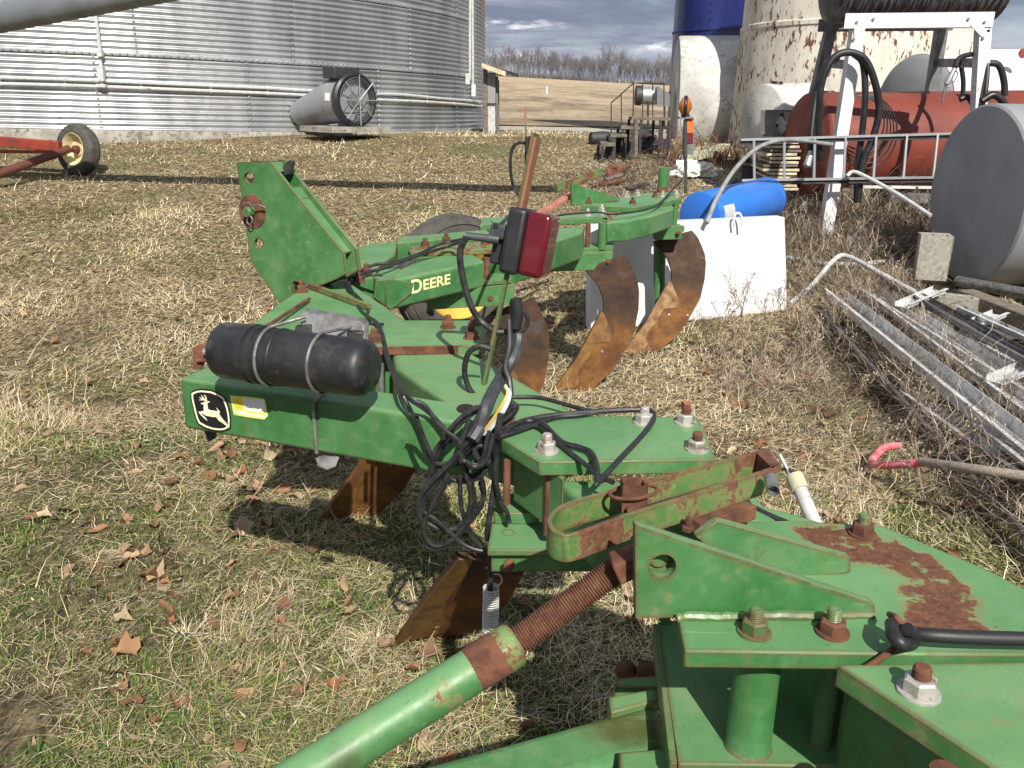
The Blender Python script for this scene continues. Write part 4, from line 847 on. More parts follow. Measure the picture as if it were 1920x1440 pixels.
mb = MB(); a, b_ = T(1590, 1262, -.03), T(1960, 1500, -.03); n_ = V((.0, .02, 0)); a = a + V((.03, .05, 0)); b_ = b_ + V((.03, .05, 0)); mb.prism([a, b_, b_ + n_, a + n_], V((0, 0, -.25))); mb.build('web', GREEN, PL, .002)
# --- lower left arm with lugs ---
z6 = .575
a_, b_ = hp(1234, 1308, z6), hp(560, 1490, z6); w_ = hp(1254, 1404, z6) - a_
MB().prism([a_, b_, b_ + w_, a_ + w_], .10).build('lower_arm', paintmat('green_paint_mossy', (.034, .140, .040), (.130, .278, .122), .6, 1.0, 1.0, blob=(*(hp(1175, 1362, z6) - PL.location), .13), fade=.25), PL, .028, 4)
MB().prism([hp(1140, 1306, z6 + .01), hp(1228, 1290, z6 + .01), hp(1236, 1312, z6 + .01), hp(1146, 1336, z6 + .01)], .08).build('arm_lug', GREEN2, PL, .004)
MB().prism([hp(1152, 1272, z6), hp(1236, 1266, z6), hp(1250, 1290, z6), hp(1152, 1286, z6)], .03).build('arm_lug', GREEN2, PL, .003)
MB().prism([hp(1160, 1410, z6 + .02), hp(1258, 1402, z6 + .02), hp(1266, 1470, z6 + .02), hp(1165, 1470, z6 + .02)], .05).build('arm_lug', GREEN2, PL, .004)
q = hp(1180, 1262, .52); MB().lathe(q - V((.03, 0, 0)), (1, .2, .1), [(0, .001), (.004, .012), (.012, .02), (.024, .023), (.036, .02), (.044, .012)], 20).build('pivot_ball', RUST, PL)
MB().bar(hp(1195, 1255, .53), hp(1232, 1262, .53), .04, .03).build('link_end', RUST, PL, .006)
# --- turnbuckle strut ---
ra, rb, rc = Yp(1172, 1057, 1.30), Yp(957, 1212, 1.24), Yp(512, 1492, 1.06)
ax_ = (ra - rb); L = ax_.length; R1 = 26.5 / FPX * ((ra + rb) / 2 - EYE).length; prof = []
n = 46
for k in range(n): t = -.01 + (L - .014) * k / n; d = (L - .014) / n; prof += [(t, R1 * .86), (t + d * .28, R1), (t + d * .62, R1), (t + d * .9, R1 * .86)]
prof += [(L - .02, R1 * .9), (L, R1 * 1.02), (L + .03, R1 * .8)]
THR = paintmat('threaded_rod_paint', (.09, .10, .04), (.14, .15, .08), 2.0, .3, 1)
MB().lathe(rb, ax_, prof, 28).build('threaded_rod', THR, PL, ang=25)
R2 = 39.5 / FPX * (rb - EYE).length
a2 = (rb - rc); L2 = a2.length
MB().lathe(rc, a2, [(0, R2), (L2 * .30, R2), (L2 * .31, R2 * 1.0), (L2 - .06, R2)], 40).build('strut_tube', paintmat('green_paint_strut', (.036, .140, .040), (.130, .278, .122), .8, .4, .5, blob=(*(Yp(655, 1390, 1.06) - PL.location), .075), bcol=(.06, .022, .016)), PL)
prof = [(L2 - .075, R2 * 1.0), (L2 - .065, R2 * 1.03), (L2 - .02, R2 * 1.04), (L2 + .004, R2 * 1.02), (L2 + .010, R2 * .93), (L2 + .010, R1)]
MB().lathe(rc, a2, prof[:-2], 36).build('collar', RUST, PL); MB().lathe(rc, a2, [(L2 - .022, R2 * 1.05), (L2 + .004, R2 * 1.035), (L2 + .011, R2 * .93), (L2 + .011, R1)], 36, caps=False).build('collar_lip', GREENR, PL)
# --- rusty strap lever ---
zs = .995; zp = lambda x, y: hZ(x, y, zs)
path = [zp(1437, 842), zp(1280, 882), zp(1139, 921), zp(1075, 939), zp(1046, 953), zp(1031, 972), zp(1036, 990), zp(1052, 999), zp(1080, 998), zp(1174, 964), zp(1300, 925), zp(1462, 872)]
path = smooth(path, 4)
def strap(path, th, h, tilt=0):
    mb = MB(); n = len(path); vs = []
    for i, p in enumerate(path):
        d = (path[min(i + 1, n - 1)] - path[max(i - 1, 0)]).normalized(); s_ = V((d.y, -d.x, 0)) * (th / 2); k = 1.0
        vs += [p - s_, p + s_, p + s_ - V((0, 0, h)), p - s_ - V((0, 0, h))]
    fs = [[4 * i + a, 4 * i + (a + 1) % 4, 4 * i + 4 + (a + 1) % 4, 4 * i + 4 + a] for i in range(n - 1) for a in range(4)] + [[3, 2, 1, 0], [4 * n - 4, 4 * n - 3, 4 * n - 2, 4 * n - 1]]
    return mb.add(vs, fs)
strap(path, .009, .050).build('latch_strap', GREENR, PL, .0015, 1)
MB().prism([zp(1437, 840), zp(1462, 870), zp(1448, 878), zp(1420, 850)], .056).build('strap_end', RUST, PL)
q = zp(1450, 905); MB().lathe(q + V((0, .02, -.0)), (-.15, -1, -.1), [(0, .012), (.045, .012), (.048, .0105), (.03, .007)], 18).build('pivot_bolt', STEEL, PL)
pc = hZ(1188, 925, 1.01); c_ = [pc + V((x * .021, y * .018, .022)) for x, y in ((-1, -1), (1, -1), (1, 1), (-1, 1))]; ci = [pc + V((x * .0165, y * .0135, .022)) for x, y in ((-1, -1), (1, -1), (1, 1), (-1, 1))]
MB().holed(c_, [ci], V((0, 0, -.05))).build('pin_socket', RUST, PL, .001, 1)
MB().tube([pc + V((.041 * math.cos(t), .028 * math.sin(t), .003 + .006 * math.cos(t))) for t in [2 * math.pi * k / 36 for k in range(36)]], .0034, 8, closed=True).build('pin_ring', RUST, PL)
bolt(hZ(1183, 952, .985), r=.011, h=.014, washer=False, ax=V((-.2, -.9, .3)).normalized())
MB().bar(hZ(1295, 985, .93), hZ(1400, 952, .93), .05, .03).build('pawl', RUST, PL, .003); bolt(hZ(1290, 997, .94), r=.012, h=.012, washer=False)
MB().bar(g1(1165, 1040, -.06), g1(1180, 1075, -.06), .05, .04).build('rod_clevis', RUST, PL, .004)
# --- middle octagon plate and what hangs under it ---
DZM = .022
slab('splice_plate', [(1012, 866), (940, 822), (945, 800), (985, 780), (1090, 779), (1309, 782), (1344, 861)], DZM, (0, 893), mat=GREEN, bev=.003)
for x, y in ((1025, 846), (1207, 793), (1285, 793), (1306, 843)): tb(x, y, DZM, r=.021, nut=NUTG, stud=RUST if x > 1250 else NUTG)
tb(953, 800, DZM, r=.018, nut=RUST, stud=NUTG)
DL = -.145
def rod(px, yt, yb, rpx, mat=RUST, Y=None, name='clamp_bolt'):
    Y = Y or T(px, yt, 0).y; a, b_ = Yp(px, yt, Y), Yp(px + 1, yb, Y); MB().tube([V((a.x, Y, a.z)), V((a.x, Y, b_.z))], rpx / FPX * (a - EYE).length, 16).build(name, mat, PL)
ym = T(1030, 866, DZM).y
rod(1031, 890, 1002, 9.5, RUST, ym + .045); rod(951, 862, 945, 7, RUST, T(951, 835, DZM).y + .02)
YM2 = ym + .10
a = [Yp(1046, 893, YM2), Yp(1230, 893, YM2), Yp(1345, 893, YM2), Yp(1345, 985, YM2), Yp(1180, 1010, YM2)]
zc_ = T(1030, 880).z - .02
mb = MB(); pA, pB, pC, pD = T(1040, 897, -.03), T(1400, 905, -.03), T(1470, 985, -.03), T(1120, 960, -.03)
mb.prism([pA, pB, pC, pD], .14); mb.build('main_beam', GREEN, PL, .016, 3)
mb = MB(); a, b_ = T(948, 842, -.012), T(1040, 905, -.012); mb.prism([a + V((.02, .02, 0)), b_ + V((.02, .02, 0)), b_ + V((.03, .08, 0)), a + V((.03, .08, 0))], .14); mb.build('side_beam', GREEN, PL, .004)
zL = T(960, 1000).z * 0 + .70
MB().prism([hZ(922, 978, zL), hZ(1016, 977, zL), hZ(1050, 1032, zL), hZ(914, 1032, zL)], .014).build('leg_plate', GREEN, PL, .002)
q = hZ(953, 999, zL); MB().lathe(q, (0, 0, 1), [(-.001, .017), (.0012, .0165), (.0015, .013), (-.0005, .0125)], 24, caps=True).build('hole_ring', GREEN2, PL)
MB().prism([hZ(925, 932, zL + .03), hZ(1000, 918, zL + .03), hZ(1012, 962, zL + .03), hZ(926, 962, zL + .03)], .03).build('leg_plate', GREEN, PL, .003)
a = hZ(921, 1036, zL - .018); MB().prism([a, hZ(1215, 1036, zL - .018), hZ(1215, 1026, zL - .018), hZ(921, 1026, zL - .018)], .05).build('leg_angle', GREEN, PL, .003)
bolt(hZ(955, 1052, zL - .03) + V((0, -.01, 0)), r=.014, ax=V((0, -1, 0)), washer=False, h=.012)
MB().prism([hZ(1090, 1000, .72), hZ(1180, 985, .72), hZ(1190, 1040, .72), hZ(1130, 1062, .72)], .04).build('leg_bracket', GREEN, PL, .004)
# --- front cross tube (with emblem) ---
BT_ = [(336, 709), (893, 797), (925, 766), (397, 682)]
pb = [T(x, y) for x, y in BT_]; hB = pb[0].z - zr(pb[0], 803)
MB().prism(pb, hB).build('cross_tube', GREEN, PL, .011, 4)
face = VPl(pb[0], pb[1])
def onf(pts, off): return face.poly(pts, off)
CE = lambda pts: cv(8.727, 340, 700, pts)
SHO = CE([(150, 300), (240, 262), (330, 248), (480, 265), (600, 310), (705, 380), (745, 450), (780, 550), (800, 650), (812, 760), (808, 900), (780, 930), (700, 955), (620, 960), (500, 945), (380, 905), (270, 840), (235, 760), (200, 640), (165, 480), (150, 390)])
SC1 = CE([(165, 322), (250, 288), (330, 279), (480, 295), (590, 338), (687, 398), (725, 470), (758, 570), (778, 660), (790, 760), (786, 880), (700, 925), (620, 932), (505, 918), (390, 880), (287, 820), (250, 740), (215, 620), (182, 480), (168, 400)])
SC2 = CE([(192, 345), (262, 315), (330, 306), (475, 322), (580, 362), (668, 418), (704, 490), (735, 585), (752, 665), (764, 760), (762, 862), (690, 898), (620, 905), (510, 891), (402, 853), (307, 800), (272, 730), (240, 610), (208, 480), (195, 410)])
DEER = CE([(280, 628), (345, 620), (368, 612), (362, 560), (368, 515), (322, 500), (318, 487), (350, 480), (378, 472), (388, 455), (368, 442), (330, 440), (290, 442), (292, 432), (335, 424), (310, 405), (285, 388), (330, 400), (352, 412), (335, 380), (318, 355), (358, 388), (382, 418), (396, 402), (385, 375), (365, 350), (398, 366), (412, 400), (416, 450), (440, 460), (466, 460), (455, 477), (425, 487), (430, 540), (440, 590), (485, 605), (540, 612), (590, 622), (598, 618), (585, 590), (566, 560), (602, 592), (622, 620), (634, 645), (612, 652), (640, 700), (680, 755), (725, 800), (768, 862), (764, 880), (720, 850), (675, 812), (620, 780), (590, 745), (568, 715), (515, 716), (440, 700), (395, 690), (360, 668), (318, 652), (345, 685), (385, 715), (427, 772), (405, 764), (350, 715), (300, 662)])
em = MB().holed(onf(SHO, .0012), [], face.n * -.002).build('emblem', DBLACK, PL); em['label'] = 'black shield emblem with a leaping deer'
MB().holed(onf(SC1, .0016), [onf(SC2, .0016)], face.n * -.001).build('emblem_border', DCREAM, em)
MB().holed(onf(DEER, .0016), [], face.n * -.001).build('emblem_deer', DCREAM, em)
sk_ = MB().holed(onf(CE([(795, 360), (860, 372), (1080, 385), (1345, 418), (1365, 440), (1400, 620), (1415, 700), (1355, 755), (1150, 728), (858, 678), (840, 600), (825, 520)]), .0012), [], face.n * -.002).build('warning_decal', DYEL, PL)
MB().holed(onf(CE([(1010, 405), (1345, 445), (1368, 640), (1030, 590)]), .0017), [], face.n * -.001).build('decal_panel', DWH, sk_)
MB().holed(onf(CE([(850, 392), (1010, 405), (1028, 580), (880, 568)]), .0017), [], face.n * -.001).build('decal_panel', DYO, sk_)
MB().holed(onf(CE([(870, 612), (1135, 655), (1130, 690), (880, 650)]), .0017), [], face.n * -.001).build('decal_panel', DWH, sk_)
MB().holed(onf(CE([(1160, 662), (1385, 695), (1360, 722), (1158, 700)]), .0017), [], face.n * -.001).build('decal_panel', DWH, sk_)
# end bracket at its far left
mb = MB(); q = T(385, 672, .0); Yb = q.y
mb.prism([Yp(360, 652, Yb), Yp(372, 646, Yb), Yp(388, 645, Yb), Yp(391, 652, Yb), Yp(378, 690, Yb), Yp(362, 694, Yb)], V((0, .01, 0))); mb.build('end_bracket', RUST, PL, .002)
MB().tube([Yp(383, 660, Yb - .01), Yp(412, 659, Yb - .02)], .0105, 12).build('bracket_pipe', ZINC, PL); MB().tube([Yp(369, 676, Yb - .01), Yp(420, 675, Yb - .02)], .006, 10).build('bracket_rod', RUST, PL)
MB().prism([Yp(383, 806, pb[0].y + .04), Yp(400, 810, pb[0].y + .04), Yp(403, 822, pb[0].y + .04), Yp(390, 830, pb[0].y + .04)], V((0, .02, 0))).build('foot_bracket', DKM, PL)
# --- box arm between cross tube and splice plate ---
BX = [(735, 664), (884, 661), (935, 690), (1075, 770), (1105, 784), (1000, 812), (925, 800), (835, 752), (742, 690)]
slab('box_arm', BX, .0025, h=.15, bev=.012, seg=3, mat=GREEN2)
rod(714, 682, 734, 6, STEEL, T(714, 690).y)
hq = [T(873 + 17 * math.cos(t), 765 + 8 * math.sin(t), .004) for t in [2 * math.pi * k / 20 for k in range(20)]]
MB().holed(hq, [], V((0, 0, -.003))).build('drain_hole_shade', plain('hole_shade', (.02, .01, .008), None, .9, bs=0), PL)  # flat dark disc; its colour stands in for the shade inside a hole
# --- plates behind the canister ---
slab('tower_base_plate', [(470, 612), (520, 570), (583, 531), (640, 520), (700, 560), (772, 610), (700, 640), (480, 640)], .004, h=.02, bev=.003)
slab('bolted_plate', [(430, 650), (500, 604), (912, 604), (902, 648)], .026, h=.03, bev=.003, mat=GREEN2)
mb = MB(); a, b_ = T(600, 652, .0262), T(902, 647, .0262); mb.prism([a, b_, b_ - V((0, .002, 0)), a - V((0, .002, 0))], .026); mb.build('rusty_edge_strip', RUST, PL, .001, 1)
MB().bar(T(582, 536, .016), T(692, 576, .016), .02, .022).build('angle_bar', GREENR, PL, .002)
for x, y in ((702, 641), (840, 614), (884, 634), (892, 608)): tb(x, y, .026, r=.021)
for x, y in ((566, 546), (673, 528), (687, 512)): tb(x, y, .006, r=.020)
slab('under_frame', [(700, 600), (905, 600), (905, 655), (700, 655)], -.01, h=.15, mat=GREEN, bev=.006)
# --- hitch tower ---
tA = T(592, 545); tB = tA + V((.90, -.43, 0)); tp = VPl(tA, tB)
OUT = cv(3, 320, 260, [(370, 132), (556, 128), (668, 272), (968, 640), (985, 760), (930, 790), (608, 922), (450, 688)])
def circ(f, cx, cy, rx, ry, off=0, n=24): return [f(cx + rx * math.cos(2 * math.pi * k / n), cy + ry * math.sin(2 * math.pi * k / n), off) for k in range(n)]
MB().holed(tp.poly(OUT), [circ(tp, 467, 333, 10, 10), circ(tp, 485, 456, 8.5, 9.5), [tp(x, y) for x, y in ((548, 530), (552, 527), (562, 529), (566, 540), (560, 552), (549, 550))]], tp.n * -.016).build('tower_plate', GREEN2, PL, .002, 1)
dpt = .085
OUT2 = [(p - tp.n * dpt) + tp.u * .0 for p in tp.poly(OUT)]
MB().holed(OUT2, [[p - tp.n * dpt for p in circ(tp, 467, 333, 10, 10)], [p - tp.n * dpt for p in circ(tp, 485, 456, 8.5, 9.5)]], tp.n * -.016).build('tower_plate', GREEN, PL, .002, 1)
def spacer(x0, y0, x1, y1, name='tower_web', mat=GREEN, d0=.017, d1=.084):
    a, b_ = tp(x0, y0, -d0), tp(x1, y1, -d0); up = (b_ - a).cross(tp.n).normalized() * .012
    MB().prism([a, b_, b_ - tp.n * (d1 - d0), a - tp.n * (d1 - d0)], up if up.dot(V((-1, 0, -.2))) > 0 else -up).build(name, mat, PL, .002, 1)
spacer(542, 351, 560, 374); spacer(506, 303, 522, 322); spacer(548, 360, 640, 476)
MB().prism([tp(x, y, -.05) for x, y in ((530, 310), (541, 300), (548, 303), (543, 326), (532, 330))], tp.n * -.02).build('tower_latch', DKM, PL, .002)
pc = tp(473, 397, 0); MB().lathe(pc, tp.n, [(.0, .068), (.003, .066), (.004, .02)], 36).build('wear_washer', RUST, PL)
MB().lathe(pc, tp.n, [(.004, .021), (.034, .0205), (.038, .017)], 20).build('tower_pin', GREEN, PL)
P = smooth([tp(454, 383, .02), tp(466, 380, .028), tp(473, 386, .035), tp(484, 384, .03), tp(497, 389, .02)], 5); MB().tube(P, .0035, 8).build('spring_clip', STEEL, PL)
P = [tp(468 + 5 * math.cos(t), 413 + 8 * math.sin(t), .03) for t in [2 * math.pi * k / 16 for k in range(16)]]; MB().tube(P, .003, 8, closed=True).build('clip_ring', STEEL, PL)
# --- manual canister ---
ca, cb = T(440, 668, .098), T(690, 706, .098); 
ca, cb = Yp(415, 655, ca.y - .03), Yp(697, 692, cb.y - .045); ax_ = cb - ca; L = ax_.length; r0 = 53 / FPX * ((ca + cb) / 2 - EYE).length
cn = MB().lathe(ca, ax_, [(0, r0 * .80), (.006, r0 * .94), (.014, r0 * .99), (L * .22, r0 * 1.01), (L * .225, r0 * 1.04), (L * .25, r0 * 1.05), (L * .255, r0 * .99), (L * .275, r0 * .99), (L * .28, r0 * 1.035), (L * .30, r0 * 1.035), (L * .305, r0 * .98), (L * .33, r0 * .98), (L * .335, r0), (L * .37, r0 * .985), (L * .93, r0 * .965), (L * .955, r0 * .94), (L * .975, r0 * .88), (L * .99, r0 * .78), (L, r0 * .62), (L * 1.002, .001)], 48).build('manual_canister', CANM, PL)
cn['label'] = 'black plastic storage canister clamped on the green tube'
MB().lathe(ca + ax_ * .42, ax_, [(-.002, r0 * .99), (0, r0 * 1.012), (.004, r0 * 1.012), (.006, r0 * .99)], 48, caps=False).build('mould_ridge', CANM, PL)
# gray back plate and clamps
ym_ = (ca.y + cb.y) / 2
pq = [Yp(568, 584, ym_ + .09), Yp(676, 603, ym_ + .045), Yp(682, 610, ym_ + .04), Yp(682, 655, ym_ + .0), Yp(563, 640, ym_ + .05), Yp(563, 590, ym_ + .09)]
MB().prism(pq, V((.01, .02, .005))).build('back_plate', STEEL, PL, .002)
MB().prism([Yp(553, 612, ym_ + .06), Yp(584, 609, ym_ + .06), Yp(586, 640, ym_ + .05), Yp(553, 640, ym_ + .05)], V((0, .02, 0))).build('canister_saddle', BLACKP, PL, .003)
MB().prism([Yp(650, 622, ym_ + .02), Yp(681, 622, ym_ + .02), Yp(681, 655, ym_ + .01), Yp(650, 655, ym_ + .01)], V((0, .02, 0))).build('canister_saddle', BLACKP, PL, .003)
u_ = ax_.normalized(); v_ = u_.cross(V((0, 0, 1))).normalized(); 
if v_.y > 0: v_ = -v_
wv_ = v_.cross(u_); wv_ = wv_ if wv_.z > 0 else -wv_
for t, (ex, ey) in ((.36, (573, 594)), (.70, (670, 611))):
    c = ca + ax_ * t; arc = [c + (v_ * math.cos(a) + wv_ * math.sin(a)) * (r0 + .003) for a in [rad(k) for k in range(95, -86, -12)]]
    P = smooth([Yp(ex, ey, ym_ + .06)] + arc, 3); MB().tube(P, .0042, 8).build('wire_clamp', STEEL, PL)
c = ca + ax_ * .72
P = smooth([c + (v_ * .2 - wv_ * 1.0) * r0, face(606, 742, .02), face(594, 748, .012), face(588, 758, .008), face(590, 800, .007), face(594, 850, .007)], 5); MB().tube(P, .0052, 8).build('wire_clamp', STEEL, PL)
MB().prism([face(592, 858, .05), face(606, 853, .05), face(636, 856, .03), face(630, 872, .05), face(612, 879, .06), face(595, 872, .055)], V((0, 0, -.004))).build('clamp_tab', STEEL, PL, .001)
MB().tube([T(580, 560, .02), T(500, 612, .03)], .0065, 10).build('tie_rod', RUST, PL)
# --- far arm with lettering ---
zb = [T(x, y) for x, y in ((726, 528), (909, 489), (884, 474), (845, 473), (775, 491), (742, 508))]
hD = zb[0].z - zr(zb[0], 584)
fD = VPl(zb[0], zb[1])
MB().prism(zb, hD).build('arm_beam', GREEN, PL, .014, 3)
MB().prism([fD(707, 526, .012), fD(740, 524, .006), fD(776, 531, .006), fD(772, 551, .006), fD(733, 582, .006), fD(702, 558, .012)], fD.n * -.008).build('arm_gusset', GREEN, PL, .002)
MB().prism([T(700, 520, -.0), T(718, 500, 0), T(745, 490, 0), T(752, 508, 0), T(722, 531, 0)], .10).build('arm_root', GREEN, PL, .004)
# letters
def letters(s, o0, o1, h, f, off, mat, parent, name='letter'):
    cuv = bpy.data.curves.new('t', 'FONT'); cuv.body = s; cuv.size = 1; cuv.extrude = 0; cuv.offset = .022
    ob = bpy.data.objects.new('t', cuv); COL.objects.link(ob); dg = bpy.context.evaluated_depsgraph_get(); me = bpy.data.meshes.new_from_object(ob.evaluated_get(dg))
    vs = [v.co.copy() for v in me.vertices]; fs = [list(p.vertices) for p in me.polygons]; bpy.data.objects.remove(ob); bpy.data.curves.remove(cuv); bpy.data.meshes.remove(me)
    x0, x1 = min(v.x for v in vs), max(v.x for v in vs); y0, y1 = min(v.y for v in vs), max(v.y for v in vs)
    ux = o1 - o0; out = [o0 + ux * ((v.x - x0) / (x1 - x0)) + V((0, 0, h)) * ((v.y - y0) / (y1 - y0)) + f.n * off for v in vs]
    return MB().add(out, fs).build(name, mat, parent)
# big first letter, small capitals after it, both with bevelled 3D look from real thickness
lp = [(772, 551), (791, 548.5)]; lD = letters('D', fD(771, 551), fD(791, 547), (fD(771, 525) - fD(771, 551)).length, fD, .0015, LETY, PL, 'lettering')
letters('EERE', fD(793.5, 544), fD(844, 532), (fD(800, 522.5) - fD(800, 542)).length, fD, .0015, LETY, lD, 'lettering_word')
# --- back beams ---
slab('rear_box', [(650, 482), (668, 464), (690, 458), (746, 452), (740, 478), (712, 497), (700, 520), (655, 524)], 0, h=.10, bev=.006)
slab('rear_beam', [(745, 455), (750, 444), (880, 433), (1040, 418), (1040, 426), (880, 444)], 0, h=.10, bev=.006)
slab('rear_plate', [(765, 470), (770, 462), (850, 456), (935, 450), (935, 468), (770, 474)], .02, h=.02, mat=GREENR, bev=.002)
for x, y in ((797, 462), (837, 453), (910, 457)): tb(x, y, .022, r=.020)
rod(912, 483, 527, 7, RUST)
MB().prism([T(880, 532, -.10), T(960, 525, -.10), T(955, 512, -.10), T(880, 512, -.10)], .014).build('leg_plate', GREEN, PL)
MB().prism([T(800, 545, -.12), T(965, 536, -.12), T(965, 530, -.12), T(800, 540, -.12)], .09).build('leg_angle', GREEN, PL)
bolt(T(784 + 135, 560, -.12), r=.014, ax=V((0, -1, 0)), washer=False, h=.01)
slab('far_arm_beam', [(905, 470), (1030, 431), (1090, 422), (1096, 426), (1090, 437), (960, 478)], -.0, h=.15, bev=.012, seg=3)
slab('splice_plate', [(1040, 413), (900, 422), (905, 408), (1028, 402), (1138, 396), (1139, 408)], .018, h=.03, bev=.003)
for x, y in ((1102, 404), (1130, 402), (1128, 396)): tb(x, y, .018, r=.020, nut=NUTG, stud=NUTG)
rod(1103, 418, 466, 4.5); rod(1130, 418, 467, 8, GREEN, name='spacer_post')
MB().prism([T(1062, 466, -.145), T(1150, 464, -.145), T(1150, 455, -.145), T(1066, 455, -.145)], .02).build('leg_plate', GREEN, PL, .002)
MB().prism([T(1026, 478, -.165), T(1149, 474, -.165), T(1149, 468, -.165), T(1026, 472, -.165)], .10).build('leg_angle', GREEN, PL, .003)
bolt(T(1138, 488, -.17) - V((0, .05, -.0)), r=.02, ax=V((0, -1, 0)), washer=False, h=.012)
slab('end_beam', [(1138, 416), (1160, 400), (1262, 384), (1262, 392), (1220, 405), (1180, 414)], -.0, h=.125, bev=.012, seg=3)
VP_ = [(1089, 385), (1194, 389), (1279, 372), (1268, 360), (1205, 362), (1160, 370), (1105, 377)]
slab('end_plate', VP_, .03, h=.034, bev=.003)
for x, y, n_ in ((1103, 382, RUST), (1186, 382, RUST), (1228, 370, RUST), (1242, 368, NUTG), (1195, 366, NUTG), (1268, 368, NUTG), (1175, 369, NUTG)): tb(x, y, .03, r=.020, nut=n_, stud=n_)
yV = T(1240, 380).y
rod(1266, 377, 421, 6.5, GREEN, yV - .03, 'spacer_post'); rod(1241, 383, 421, 3.6, STEEL, yV - .06); rod(1226, 392, 424, 4, GREEN, yV - .08, 'spacer_post'); rod(1184, 400, 440, 4.5, RUST, yV - .16)
mb = MB(); q = [Yp(1170, 446, yV - .2), Yp(1200, 447, yV - .2), Yp(1245, 425, yV - .1), Yp(1284, 423, yV - .1), Yp(1284, 417, yV + .1), Yp(1240, 418, yV + .1)]; mb.prism([V((p.x, p.y, .86)) for p in q], .02); mb.build('leg_plate', GREEN, PL, .003)
MB().prism([Yp(1228, 426, yV - .12), Yp(1280, 424, yV - .12), Yp(1279, 449, yV - .12), Yp(1228, 450, yV - .12)], V((0, .12, 0))).build('leg_angle', GREEN, PL, .003)
bolt(Yp(1271, 437, yV - .125), r=.018, ax=V((0, -1, 0)), washer=False, h=.012)
wq = VPl(T(1074, 384, .03), T(1165, 378, .03)); MB().prism(wq.poly([(1072, 343), (1163, 371), (1163, 376), (1090, 385), (1072, 386)]), wq.n * -.02).build('gusset', GREEN, PL, .002)
p = T(1242, 358, .03); MB().lathe(V((p.x, p.y, p.z - .02)), (0, 0, 1), [(0, .038), (.19, .038)], 24).build('stand_pipe', GREEN, PL, .003)
MB().lathe(V((p.x, p.y, p.z - .02)), (0, 0, 1), [(0, .041), (.045, .041), (.05, .0385)], 24, caps=False).build('pipe_collar', RUST, PL)
def hbar(a, b_, w_, h, mat, name): MB().bar(a, b_, w_, h).build(name, mat, PL, .003)
hbar(Yp(1042, 353, 6.2), Yp(1126, 323, 6.5), .03, .055, GREENR, 'side_bar'); hbar(Yp(1010, 402, 5.7), Yp(1096, 350, 6.0), .06, .025, plain('pinkish_rust', (.42, .19, .13), (.26, .10, .07), .8, 0, 20), 'side_bar')
hbar(Yp(1050, 372, 6.0), Yp(1106, 332, 6.25), .02, .02, RUST, 'side_rod')
# rear wheel
wheel(PL, Yp(850, 522, 5.15), V((.55, -.83, .0)).normalized(), .375, .2, YEL, rimr=.6)
MB().tube([Yp(866, 516, 5.05), Yp(1020, 500, 5.3)], .03, 12).build('wheel_axle', RUST, PL)
